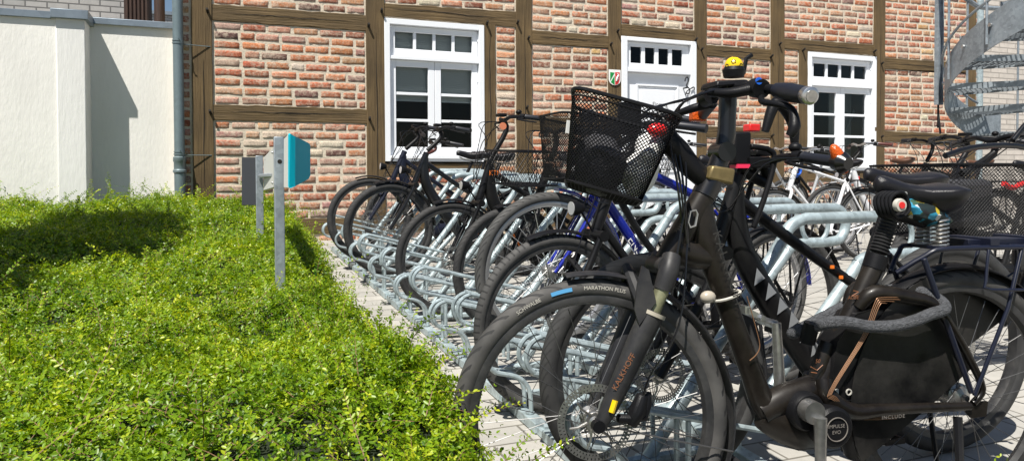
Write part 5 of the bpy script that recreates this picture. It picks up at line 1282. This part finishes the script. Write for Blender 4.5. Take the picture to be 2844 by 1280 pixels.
# rear skirt guard / smoky plastic
b = MB(); sk = []
c0 = Vector((1.09, 0, .345))
for s in (-1, 1):
    pts = []
    for k in range(13):
        a = math.radians(205-(95 if s < 0 else 165)*k/12); pts.append(Vector((c0.x+(R+.01)*math.cos(a), s*.040, c0.z+(R+.01)*math.sin(a))))
    pts += [Vector((c0.x+.02, s*.040, c0.z+.08)), Vector((c0.x-.12, s*.040, c0.z-.02))]
    n_ = len(pts); b.add(pts+[q+Vector((0, s*.002, 0)) for q in pts], [tuple(range(n_)), tuple(range(2*n_-1, n_-1, -1))]+[(i, i+n_, (i+1) % n_+n_, (i+1) % n_) for i in range(n_)])
b.build('skirt_guard', M['guard'], A, smooth=False)
fender(A, (1.09, 0, .345), R, 205, 0, .066, M['plastic'], I)
# seat post with bellows
sp0 = Vector((.828, 0, .722)); sp1 = Vector((.880, 0, .862)); dv = (sp1-sp0).normalized(); b = MB()
b.tube([sp0-dv*.01, sp0+dv*.03], .030, 18); b.build('seat_clamp', M['plastic'], A)
b = MB(); pts = []; rr_ = []
for k in range(23):
    pts.append(sp0+dv*(.035+.105*k/22)); rr_.append(.028-.003*k/22 if k % 2 else .0215)
b.tube(pts, rr_, 18); b.build('bellows', M['bellows'], A)
b = MB(); b.tube([sp1-dv*.02, sp1+dv*.02, (.905, 0, .888)], .016, 12); b.tube([(.86, 0, .868), (.90, 0, .862), (.99, 0, .835)], [.02, .019, .014], 10); b.build('seat_post', M['plastic'], A)
sdA = saddle(A, .830, .948, .246, .098, M['saddle'], .17, deep=1.35)
b = MB(); b.cyl((.88, -.056, .922), .006, .012, 10); b.build('rivet', M['chrome'], sdA)
b = MB()
for s in (-1, 1):
    pts = []; rr_ = []
    for k in range(61): a = k*2*PI/8; pts.append((1.015+.020*math.cos(a)+.0, s*.03+.020*math.sin(a), .770+.085*k/60))
    b.tube(pts, .0035, 6)
b.build('saddle_spring', M['steel'], sdA)
# colourful cloth cover tucked under the saddle
# bars
bz = 1.205; bxc = .385; w = .30
bp = [Vector((.400, -.315, 1.150)), Vector((.405, -.18, 1.178)), Vector((.385, -.07, 1.200)), Vector((.380, 0, 1.200)), Vector((.385, .07, 1.200)), Vector((.43, .18, 1.185)), Vector((.46, .30, 1.160))]
b = MB(); b.tube(bp, .0125, 12, smooth=4); barA = b.build('handlebar', M['plastic'], A)
b = MB(); b.tube([bp[0], bp[0]+(bp[1]-bp[0])*.12, bp[0]+(bp[1]-bp[0])*.5, bp[0]+(bp[1]-bp[0])*.93], [.0195, .0205, .0225, .0180], 18, smooth=3); b.build('grip', M['rubber'], barA)
d_ = (bp[1]-bp[0]).normalized(); b = MB(); b.tube([bp[0]-d_*.016, bp[0]-d_*.013, bp[0]+d_*.004, bp[0]+d_*.006], [.0165, .0205, .0205, .019], 20); cap_ = b.build('end_cap', M['chrome'], barA)
b = MB(); b.tube([bp[0]-d_*.019, bp[0]-d_*.0155], .0135, 18); b.build('cap_face', M['steel'], cap_)
b = MB(); b.tube([bp[6], bp[6]+(bp[5]-bp[6])*.95], [.017, .017], 14); b.build('grip', M['rubber'], barA)
b = MB(); q = bp[6]; b.box((q.x-.035, q.y-.01, q.z-.02), (q.x+.012, q.y+.025, q.z+.018)); b.build('side_reflector', M['orange'], barA, bevel=.006)
# brake levers
b = MB(); b.tube([(.39, -.145, 1.165), (.375, -.175, 1.150), (.385, -.22, 1.140), (.40, -.255, 1.125), (.395, -.275, 1.085), (.385, -.272, 1.062)], [.008, .008, .008, .009, .014, .010], 10, smooth=4, ell=None); b.tube([(.37, -.13, 1.185), (.33, -.10, 1.178), (.30, -.05, 1.185)], [.014, .013, .010], 10, smooth=3); b.build('brake_lever', M['plastic'], barA)
b = MB(); b.tube([(.40, .15, 1.175), (.36, .17, 1.165), (.33, .22, 1.150), (.335, .28, 1.140)], [.013, .012, .009, .007], 10, smooth=4); b.build('brake_lever', M['plastic'], barA)
b = MB(); b.tube([(.385, -.12, 1.190), (.385, -.155, 1.183)], .024, 16); b.build('shifter', M['plastic'], barA); b = MB(); b.tube([(.385, .10, 1.195), (.385, .14, 1.190)], .024, 16); b.build('shifter', M['plastic'], barA)
b = MB(); b.cyl((.376, -.158, 1.202), .009, .003, 14); b.build('shifter_button', M['bluel'], barA)
b = MB(); b.add([(.32, -.05, 1.200), (.42, -.05, 1.210), (.42, .045, 1.210), (.32, .045, 1.200), (.325, -.045, 1.217), (.41, -.045, 1.222), (.41, .04, 1.222), (.325, .04, 1.217)], [(0,3,2,1),(4,5,6,7),(0,1,5,4),(1,2,6,5),(2,3,7,6),(3,0,4,7)]); b.build('display', M['plastic'], barA, bevel=.005)
# ball bell: yellow with black patches
cb = LA(2038, 190, -.02); cb = Vector((cb.x, -.02, cb.z+.006)); b = MB(); b.sph(cb, .024, (1, 1, 1), 24, 14); bell = b.build('ball_bell', M['yellow'], barA)
b = MB()
for (a, e) in ((-2.1, .35), (-1.2, -.1), (-.3, .45), (-2.9, -.1), (.8, .2), (-1.6, 1.3), (2, .2), (-.8, .95)):
    n_ = Vector((math.cos(a)*math.cos(e), math.sin(a)*math.cos(e), math.sin(e))); u_ = n_.cross(Vector((0, 0, 1))).normalized() if abs(n_.z) < .95 else Vector((1, 0, 0)); v_ = n_.cross(u_)
    ring = [cb+(n_*.98+u_*.30*math.cos(k*2*PI/5)+v_*.30*math.sin(k*2*PI/5)).normalized()*.0246 for k in range(5)]; inn = [cb+(n_*.98+u_*.20*math.cos(k*2*PI/5)+v_*.20*math.sin(k*2*PI/5)).normalized()*.0246 for k in range(5)]
    b.add(ring+inn, [(k, (k+1) % 5, (k+1) % 5+5, k+5) for k in range(5)])
b.build('patch', M['black'], bell, smooth=False)
b = MB(); b.rev([(.0001, -.03), (.026, -.03), (.030, -.012), (.022, 0), (.0001, 0)], (cb.x, cb.y, cb.z), 16, axis='z', closedprof=False); b.tube([(cb.x+.028, cb.y, cb.z-.02), (cb.x+.036, cb.y, cb.z+.02), (cb.x+.052, cb.y, cb.z+.03)], .006, 6); b.build('bell_base', M['plastic'], bell)
# stem: tall adjustable
b = MB(); b.tube([(.345, 0, .985), (.372, 0, 1.060), (.378, 0, 1.13), (.380, 0, 1.205)], [.026, .024, .023, .024], 16, smooth=3); b.tube([(.362, -.03, 1.035), (.362, .03, 1.035)], .026, 16); b.tube([(.31, 0, .92), (.345, 0, .985)], [.033, .031], 16); b.build('stem', M['black2'], A)
b = MB(); q = [(.318, -.034, 1.000), (.385, -.034, .990), (.378, -.034, .948), (.305, -.034, .965)]
b.loft([q, [(v[0], .036, v[2]) for v in q]]); b.build('stem_clamp', M['olive'], A, bevel=.006)
# basket arm
b = MB(); arm = [(.195, 0, 1.075), (.235, 0, 1.040), (.270, 0, 1.000), (.31, 0, .965)]; b.tube(arm, [.030, .032, .030, .026], 10, smooth=4, ell=.8); b.build('basket_bracket', M['plastic'], A)
def RB(v):
    c, s_ = math.cos(math.radians(18)), math.sin(math.radians(18)); x = v.x-.06; q = Vector((.06+x*c+v.y*s_, -x*s_+v.y*c, v.z)); q.z -= .30*(q.x-.06)+.004; return q
bk_ = basket(A, .032, .925, 1.149, .092, .112, .128, .140, .045, tilt=0, shx=.055, nu=96, nv=46, r=.00145, band=1, S=RB)
b = MB(); q0 = LA(1745, 285, .14); b.box((q0.x-.035, .128, q0.z-.09), (q0.x+.035, .134, q0.z+.0)); b.build('mount_plate', M['plastic'], bk_, bevel=.004)
# frame headlamp panel & cables
b = MB()
for k, (p_, e_) in enumerate((((.30, -.05, 1.185), (.235, -.036, .83)), ((.31, -.07, 1.19), (.245, -.037, .80)), ((.31, .06, 1.185), (.25, -.037, .79)), ((.30, .10, 1.18), (.21, -.05, .76)))):
    b.tube([p_, (p_[0]-.085-.01*k, p_[1]-.01, p_[2]-.035), (.205+.012*k, -.02+.01*k, 1.08), (.215+.010*k, -.045+.004*k, .95), e_], .0030, 6, smooth=6)
b.tube([(.24, -.05, .80), (.20, -.085, .60), (.12, -.09, .48), (.11, -.07, .41)], .0028, 6, smooth=5); b.build('cable', M['black2'], A)
q = [LA(1750+x/2.576, 450+y/2.576, -.04) for (x, y) in ((432, 352), (470, 345), (482, 372), (466, 455), (430, 468), (415, 430))]
b = MB(); b.tube([v+Vector((0, -.0, 0)) for v in q], .0032, 6, closed=True); b.build('emblem_frame', M['chrome'], A)
# reflector strap, pump peg
q = LA(1950+620/1.998/1.29, 700+0, 0)
b = MB(); z = .655; 
ring = [(.373+.040*math.cos(a)*1.0, .034*math.sin(a), z+.012*math.cos(a)) for a in [2*PI*k/16 for k in range(16)]]; b.tube(ring, .004, 6, closed=True); b.build('strap', M['letter'], A)
b = MB(); b.sph((.318, -.01, .655), .020, (1.1, .8, .85), 12, 7); b.build('reflector', mat('dusty_clear_reflector', (.38, .34, .28), .3), A)
# carrier
b = MB(); zc_ = .775
for s in (-1, 1):
    b.tube([(.89, s*.012, .70), (.95, s*.05, .750), (1.02, s*.065, .770), (1.42, s*.07, .765), (1.46, s*.04, .765)], .0075, 8, smooth=3)
    b.tube([(1.09, s*.075, .36), (1.20, s*.075, .60), (1.25, s*.07, .765)], .006, 8); b.tube([(1.08, s*.075, .37), (.93, s*.066, .745)], .008, 8)
    b.tube([(1.13, s*.078, .765), (1.115, s*.085, .68), (1.13, s*.088, .655), (1.36, s*.088, .655), (1.40, s*.088, .70), (1.385, s*.078, .765)], .0045, 8, smooth=2)
for x in (1.0, 1.12, 1.25, 1.38): b.box((x-.012, -.066, .765), (x+.012, .066, .775))
b.box((1.10, -.04, .772), (1.40, .04, .790)); b.box((1.14, -.075, .775), (1.17, .075, .795)); b.box((1.30, -.075, .775), (1.33, .075, .795)); b.build('carrier', M['navy'], A, bevel=.003)
b = MB(); b.tube([(1.05, -.06, .30), (1.00, -.13, .04), (.99, -.15, .02)], [.012, .010, .012], 8); b.build('kickstand', M['plastic'], A)
# woven chain lock round the seat tube
lk = thing('woven_bicycle_lock', 'thick grey woven-sleeve lock looped round the seat tube of the nearest bicycle', 'bicycle lock', A.location, A.rotation_euler)
pt = [T(590, 430), T(640, 370), T(720, 365), T(830, 385), T(960, 380), T(1050, 350), T(1130, 315), T(1215, 285), T(1210, 240), T(1120, 200)]; off = [.01, -.055, -.068, -.070, -.075, -.085, -.088, -.085, -.06, -.02]
pts = [Vector((v.x, o_, v.z)) for v, o_ in zip(pt, off)]+[Vector((pt[-1].x-.06, .05, pt[-1].z-.02)), Vector((.80, .075, .60)), Vector((.66, .07, .545)), Vector((.60, .04, .535))]
b = MB(); b.tube(pts, .0165, 12, smooth=6, closed=True); b.build('sleeve', M['wickfab'], lk)
b = MB(); b.tube([Vector((pt[0].x-.004, -.0, pt[0].z-.035)), Vector((pt[0].x+.004, -.01, pt[0].z+.02))], .021, 12); b.build('lock_body', M['plastic'], lk)
# coiled cable lock at the saddle
ck = thing('coiled_cable_lock', 'black coiled cable lock hanging under the nose of the nearest saddle', 'bicycle lock', A.location, A.rotation_euler)
b = MB()
for k in range(5): b.tube([(.842+.030*math.cos(a)+.004*k, -.02-.010*k+.004*math.sin(3*a), .892+.034*math.sin(a)) for a in [2*PI*i/20 for i in range(20)]], .0048, 8, closed=True)
b.build('coil', M['plastic'], ck)
b = MB(); b.rev([(.0001, -.002), (.016, -.001), (.018, .004), (.018, .012), (.0001, .012)], (.842, -.085, .892), 18, closedprof=False); b.build('lock_cap', M['letter'], ck)
b = MB(); b.rev([(.0001, -.003), (.009, -.003), (.009, .0), (.0001, .0)], (.842, -.086, .892), 14, closedprof=False); b.build('red_button', M['red'], ck)
# colourful rain cover stuffed under the saddle
cv_ = thing('folded_rain_cover', 'crumpled blue, yellow and black patterned cover stuffed under the nearest saddle', 'rain cover', A.location, A.rotation_euler)
mm, nt, bs, L = newmat('patterned_cloth'); tc = nt.nodes.new('ShaderNodeTexCoord'); v_ = nt.nodes.new('ShaderNodeTexVoronoi'); v_.inputs['Scale'].default_value = 45; L.new(tc.outputs['Object'], v_.inputs['Vector'])
cr = nt.nodes.new('ShaderNodeValToRGB'); cr.color_ramp.interpolation = 'CONSTANT'; e = cr.color_ramp.elements; e[0].position = 0; e[0].color = (.01, .02, .02, 1); e[1].position = .4; e[1].color = (.02, .22, .35, 1)
for pos, c_ in ((.55, (.45, .35, .03, 1)), (.65, (.03, .08, .05, 1)), (.8, (.01, .01, .012, 1)), (.9, (.5, .5, .5, 1))): k = e.new(pos); k.color = c_
sp_ = nt.nodes.new('ShaderNodeSeparateColor'); L.new(v_.outputs['Color'], sp_.inputs[0]); L.new(sp_.outputs[0], cr.inputs['Fac']); L.new(cr.outputs['Color'], bs.inputs['Base Color']); bs.inputs['Roughness'].default_value = .5
b = MB(); b.sph((.97, -.0, .868), .075, (1.35, .75, .42), 24, 14)
b.v = [(p[0]+random.gauss(0, .003), p[1]+random.gauss(0, .003), p[2]-(p[0]-.97)*.25+random.gauss(0, .003)) for p in b.v]; b.build('cloth', mm, cv_)
# things in the basket
bg = thing('white_carrier_bag', 'white plastic bag slumped in the mesh basket of the nearest bicycle', 'bag', A.location, A.rotation_euler)
b = MB(); b.sph((.118, -.050, 1.0), .058, (.68, 1.0, 1.35), 26, 18); b.v = [(p[0]+.010*math.sin(p[2]*70+p[1]*40)+(p[2]-1.0)*.35, p[1]+.008*math.sin(p[2]*90+p[0]*60), p[2]+.006*math.sin(p[1]*110)) for p in b.v]; b.build('bag', M['bagw'], bg)
bg2 = thing('black_net_bag', 'dark net bag filling the front of the nearest basket', 'bag', A.location, A.rotation_euler)
b = MB(); b.sph((.025, .01, 1.0), .066, (.90, 1.4, 1.12), 26, 18); b.v = [(p[0]+.008*math.sin(p[2]*80+p[1]*50), p[1]+.008*math.sin(p[2]*70+p[0]*60), p[2]+.008*math.sin(p[1]*60+p[0]*90)) for p in b.v]; b.build('bag', M['bagk'], bg2)
rl = thing('red_bicycle_light', 'red light lying on the white bag in the nearest basket', 'bicycle light', A.location, A.rotation_euler)
b = MB(); b.sph((.140, -.09, 1.085), .022, (1.2, .8, .8), 16, 10); b.build('lens', M['red'], rl)

# ---------------- second bicycle: black electric with grey triangles
B, SB, bpB = make_bike(dict(pos=(1.240, 1.90), yaw=math.radians(-5), R=.366, tw=.058, wb=1.13, style='ebike', tyre=M['tyreB'], disc=-1, fork='susp', bz=.995, bx=.375, bw=.315, sweep=.03, sx=.045, sz=.962, sl=.30, sw=.078, stilt=.10, tri=1, forkm=M['black'], carrier=0, hb=(.215, 0, .76), ht=(.285, 0, .955), fend=0, crank=120, steer=-4, light=0),
    'second bicycle from the front, black with grey triangle decals and orange reflector on its grip', GRP)
b = MB(); q = bpB[0]; d = (bpB[1]-q).normalized(); b.tube([SB(q-d*.040), SB(q-d*.02), SB(q+d*.01)], [.017, .030, .022], 14, ell=None); rb = b.build('grip_end', M['black2'], B)
b = MB(); c_ = SB(q-d*.012+Vector((-.004, -.0, .010))); b.sph((0, 0, 0), .030, (.62, .6, 1.55), 16, 11); Mr = Matrix.Rotation(math.radians(-32), 3, 'Y'); b.xf(lambda v: Mr @ v+c_); b.build('side_reflector', M['orange'], B)
b = MB(); q = SB(Vector((.345, -.02, 1.06))); b.tube([SB(Vector((.31, -.045, .80))), SB(Vector((.36, -.05, .93))), SB(Vector((.38, -.05, 1.03))), SB(Vector((.30, -.05, 1.05)))], .010, 6, smooth=3); b.tube([SB(Vector((.31, .045, .80))), SB(Vector((.36, .05, .93))), SB(Vector((.38, .05, 1.03))), SB(Vector((.30, .05, 1.05)))], .010, 6, smooth=3)
b.box((.28, -.05, .985), (.37, .05, 1.02)); b.build('lamp_holder', M['plastic'], B, bevel=.004)
# red bell lever, phone mount
b = MB(); c_ = Vector((.37, .05, 1.115)); b.box((c_.x-.02, c_.y-.02, c_.z-.012), (c_.x+.02, c_.y+.02, c_.z+.012)); b.build('red_mount', M['red'], B, bevel=.004)
b = MB(); c_ = Vector((.27, -.03, 1.045)); b.box((c_.x-.03, c_.y-.02, c_.z-.05), (c_.x+.03, c_.y+.02, c_.z+.05)); b.build('light_box', M['plastic'], B, bevel=.006)
b = MB(); b.box((.27-.022, -.054, .985), (.27+.022, -.012, .997)); b.build('pink_trim', M['pink'], B)
b = MB(); b.tube([(.37, -.02, 1.10), (.41, -.02, 1.19), (.47, -.02, 1.14), (.48, -.02, 1.06)], [.012, .02, .02, .012], 10, smooth=4); b.build('mirror', M['plastic'], B)
b = MB()
for k in range(2): q = Vector((.62+.035*k, -.018, .66-.035*k)); b.box((q.x, -.0235, q.z), (q.x+.012, -.0175, q.z+.010))
b.build('orange_mark', M['orangep'], B)

# ---------------- remaining bicycles
make_bike(dict(pos=(1.254, 2.63), tyre=M['tyreC'], fork='susp', style='mixte', bz=1.12, sz=.97, fa=(112, -20), rimm=M['rimb'], paint=M['black'], steer=3, guard=1),
    'third bicycle from the front, black with grey block-tread tyre, just before the blue bicycle', GRP)
D4, S4, bp4 = make_bike(dict(pos=(1.336, 2.966), lift=.147, tyre=M['tyreD'], tw=.050, style='diamond', paint=M['blue'], forkm=M['blue'], rimm=M['rims'], spokem=M['spokes'], spr=.0015, bz=1.08, sz=.95, fa=(92, -15), fendm=M['blue'], text=[('ENSICR', .055, (.42, 1, 0, -.0), M['letterw'], .022)], fr=.024, disp=0),
    'metallic blue bicycle with blue fork, grey wavy tyre and tall round black basket', GRP)
basket(D4, .06, .76, 1.04, .11, .13, .15, .17, .08, nu=90, nv=44, r=.0014, S=S4, m=M['plastic'])
b = MB(); b.box((-.075, -.158, .95), (-.045, -.150, 1.005)); b.build('sticker', M['greyp'], D4)
D5, S5, bp5 = make_bike(dict(pos=(1.56, 3.92), tyre=M['tyreE'], style='diamond', paint=M['black'], rimm=M['rimb'], bz=1.13, bx=.30, sz=.96, steer=10, disp=0, light=0, bw=.28),
    'black bicycle with shallow wire basket and oval dark blue mirror, just behind the blue bicycle', GRP)
basket(D5, .10, .83, 1.02, .13, .16, .16, .20, .03, nu=44, nv=10, r=.0016, S=S5)
b = MB(); c_ = S5(bp5[0]+Vector((-.05, .06, .10))); b.sph(c_, .062, (.9, .5, .62), 18, 12); b.build('mirror', M['navy'], D5)
b = MB(); b.tube([S5(bp5[0]+Vector((-.02, .05, .0))), c_], .006, 6); b.build('mirror_arm', M['plastic'], D5)
E6, S6, bp6 = make_bike(dict(pos=(1.355, 4.33), tyre=M['tyreE'], style='ebike', paint=M['black'], disc=-1, fork='susp', bz=1.205, bx=.35, sz=.98, fa=(108, -15), ht=(.262, 0, .96)),
    'tall black electric bicycle with orange KTM lettering on its frame', GRP)
vs, fs = text_mesh('KTM', .045); b = MB(); b.add([Vector((.235+v[0]*.9, -.036, .865+v[1]+.35*v[0]*0)) for v in vs], fs); b.build('lettering', M['orangep'], E6, smooth=False)
b = MB(); b.tube([(.38, -.036, .52), (.45, -.036, .40)], .006, 6); b.build('orange_stripe', M['orangep'], E6)
b = MB(); b.cyl(S6(Vector((.27, -.19, 1.16))), .022, .006, 14); b.build('side_reflector', mat('pale_orange_reflector', (.6, .2, .1), .3), E6)
make_bike(dict(pos=(1.224, 5.55), lift=.06, tyre=M['tyreE'], tw=.055, style='ebike', paint=M['black2'], disc=-1, fork='susp', bz=1.13, bx=.36, sz=.96, fa=(112, 5), steer=4),
    'black electric bicycle second from the house, with slim black saddle and thick fork', GRP)
make_bike(dict(pos=(1.199, 6.18), lift=.07, tyre=M['tyreE'], tw=.055, style='ebike', paint=M['navy'], disc=-1, fork='susp', bz=1.13, bx=.36, sz=.96, fa=(112, 5), steer=-3),
    'dark navy electric bicycle leftmost in the rack, its mudguard nearest the house wall', GRP)
make_bike(dict(pos=(1.62, 6.85), lift=.0, tyre=M['tyreE'], style='mixte', paint=M['brown'], bz=1.07, bx=.36, sz=.97, steer=14, stemm=M['brown']),
    'brown-red bicycle half hidden behind the dark ones under the first window', GRP)
# bicycles standing near the house
G2 = 'bicycles standing by the house wall'
make_bike(dict(pos=(5.30, 6.28), yaw=-.09, tyre=M['cream'], tw=.04, style='mixte', paint=M['silver'], rimm=M['rims'], spokem=M['spokes'], fendm=M['silver'], carm=M['chrome'], R=.345, wb=1.08, sz=.95, bz=1.05, barm=M['chrome'], postm=M['chrome'], spr=.0018, fr=.017, disp=0),
    'silver step-through bicycle with cream tyres and rear rack by the second window', G2)
make_bike(dict(pos=(5.85, 5.75), yaw=-.12, tyre=M['tyreE'], tw=.045, style='wave', paint=M['white'], rimm=M['rims'], spokem=M['spokes'], forkm=M['white'], R=.35, sz=.95, bz=1.10, bx=.33, barm=M['chrome'], gripm=M['brown'], sadm=M['saddleb'], spr=.0018, disp=0),
    'white bicycle with one thick frame tube, chrome bars and dark red grips', G2)
N2, SN, bpN = make_bike(dict(pos=(4.35, 6.75), yaw=.05, tyre=M['tyreE'], style='mixte', paint=M['silver'], rimm=M['rims'], spokem=M['spokes'], R=.35, sz=.98, bz=1.08, barm=M['chrome'], spr=.0018, disp=0),
    'grey bicycle with thin wire front basket in front of the door post', G2)
basket(N2, .05, .82, 1.02, .13, .16, .17, .20, .03, nu=26, nv=6, r=.0022, S=SN)
M2, SM, bpM = make_bike(dict(pos=(6.45, 7.05), yaw=.0, tyre=M['tyreE'], style='diamond', paint=M['black'], rimm=M['rims'], spokem=M['spokes'], R=.35, sz=.95, bz=1.06, barm=M['chrome'], gripm=M['rubber'], spr=.0018, disp=0),
    'black bicycle with blue cable lock hanging at its front wheel, close to the second window', G2)
b = MB()
for k in range(4): b.tube([(.10+.05*math.cos(a), -.06-.012*k, .78+.06*math.sin(a)+.01*k) for a in [2*PI*i/14 for i in range(14)]], .009, 6, closed=True)
bl = thing('blue_cable_lock', 'coiled bright blue cable lock on the black bicycle by the second window', 'bicycle lock', M2.location, M2.rotation_euler); b.build('coil', M['bluel'], bl)
L2, SL, bpL = make_bike(dict(pos=(5.65, 4.75), yaw=-.1, tyre=M['tyreE'], style='diamond', paint=M['black'], rimm=M['rimb'], R=.35, sz=.95, bz=1.12, disp=0, bell=0, steer=25, sadm=M['saddleb']),
    'black bicycle with steeply turned handlebar at the right, in front of the brick wall', G2)
# big mesh basket bike at the right edge
K2, SK, bpK = make_bike(dict(pos=(2.98, 2.42), yaw=-.04, tyre=M['tyreE'], tw=.05, style='wave', paint=M['black'], R=.33, sz=.95, bz=1.10, bx=.46, steer=0, fork='susp', disp=0),
    'black cargo-style bicycle carrying a very large black mesh basket at the right edge', 'bicycles at the right of the rack')
basket(K2, .26, .66, .985, .27, .20, .33, .24, .05, nu=100, nv=38, r=.0016)
b = MB(); b.tube([(-.10, -.22, 1.02), (.10, -.22, 1.06), (.42, -.22, 1.055), (.95, -.22, .93)], .013, 10, smooth=4); b.tube([(.30, -.22, 1.09), (.44, -.22, 1.20), (.62, -.22, 1.22), (.95, -.22, 1.15)], .012, 10, smooth=4); b.build('carry_frame', M['black2'], K2)
b = MB(); b.box((-.0, -.1, .70), (.35, .12, .92)); b.v = [(p[0]+random.gauss(0, .02), p[1]+random.gauss(0, .02), p[2]) for p in b.v]
bb2 = thing('dark_shopping_bag', 'dark bag inside the very large mesh basket at the right', 'bag', K2.location, K2.rotation_euler); b.build('bag', M['bagk'], bb2, bevel=.03)
b = MB(); b.tube([(.30, -.18, .90), (.36, -.18, .88), (.42, -.18, .90)], .012, 8, smooth=3); rr2 = thing('red_strap', 'small red strap inside the very large mesh basket', 'strap', K2.location, K2.rotation_euler); b.build('strap', M['red'], rr2)

make_bike(dict(pos=(4.75, 5.35), yaw=-.06, tyre=M['tyreE'], style='diamond', paint=M['white'], rimm=M['rims'], spokem=M['spokes'], R=.345, wb=1.05, sz=.93, bz=1.03, barm=M['chrome'], spr=.0018, fr=.014, disp=0, light=0),
    'white slim-tubed bicycle with bare chrome bars, between the grey and the silver step-through', G2)
make_bike(dict(pos=(4.05, 3.25), yaw=-.08, tyre=M['tyreE'], tw=.05, style='ebike', paint=M['black'], R=.35, sz=.97, bz=1.12, steer=12, fork='susp'),
    'dark bicycle crowded behind the very large mesh basket', 'bicycles at the right of the rack')

# dry leaves blown against the rack
b = MB()
for _ in range(70):
    Y = random.uniform(1.6, 7.6); X = random.choice([random.uniform(.72, 1.08), random.uniform(1.1, 3.2)]); z = gz(Y)+.005; a = random.uniform(0, 6.3); l = random.uniform(.008, .018)
    d = Vector((math.cos(a), math.sin(a), 0)); n_ = Vector((-d.y, d.x, 0)); c_ = Vector((X, Y, z)); b.add([c_, c_+d*l*.5+n_*l*.3+Vector((0, 0, .004)), c_+d*l, c_+d*l*.5-n_*l*.3+Vector((0, 0, .003))], [(0, 1, 2, 3)])
o = b.build('fallen_leaves', mat('dry_leaf', (.16, .09, .03), .8), smooth=False); o['kind'] = 'stuff'

# ------------------------------------------------------------------ camera, light, sky
cd = bpy.data.cameras.new('camera'); cam = bpy.data.objects.new('camera', cd); C.objects.link(cam)
Mx = Matrix.Identity(4); bk3 = -f0
for i in range(3): Mx[i][0] = RV[i]; Mx[i][1] = UV[i]; Mx[i][2] = bk3[i]; Mx[i][3] = CAMP[i]
cam.matrix_world = Mx; cd.sensor_fit = 'HORIZONTAL'; cd.sensor_width = 36; cd.lens = 36*FL/2844.; cd.shift_y = -(640-CY)/2844.; cd.clip_end = 500; cd.clip_start = .02
scene.camera = cam
sd = Vector((-.37, -.36, .87)).normalized()
sl = bpy.data.lights.new('sun', 'SUN'); sl.energy = 5.0; sl.angle = math.radians(.5); sl.color = (1, .955, .88)
so = bpy.data.objects.new('sun', sl); C.objects.link(so); so.rotation_euler = sd.to_track_quat('Z', 'Y').to_euler(); so.location = (-3, -3, 8)
w = bpy.data.worlds.new('World'); scene.world = w; w.use_nodes = True; nt = w.node_tree; bgn = nt.nodes['Background']
sk = nt.nodes.new('ShaderNodeTexSky'); sk.sky_type = 'NISHITA'; sk.sun_disc = False; sk.sun_elevation = math.asin(sd.z); sk.sun_rotation = math.atan2(sd.x, sd.y) % (2*PI); sk.air_density = 1.; sk.dust_density = .6; sk.ozone_density = 1.5
nt.links.new(sk.outputs[0], bgn.inputs['Color']); bgn.inputs['Strength'].default_value = .054
scene.view_settings.view_transform = 'Standard'; scene.view_settings.look = 'None'; scene.view_settings.gamma = 1; scene.view_settings.exposure = .66
scene.cycles.max_bounces = 8; scene.cycles.transparent_max_bounces = 12
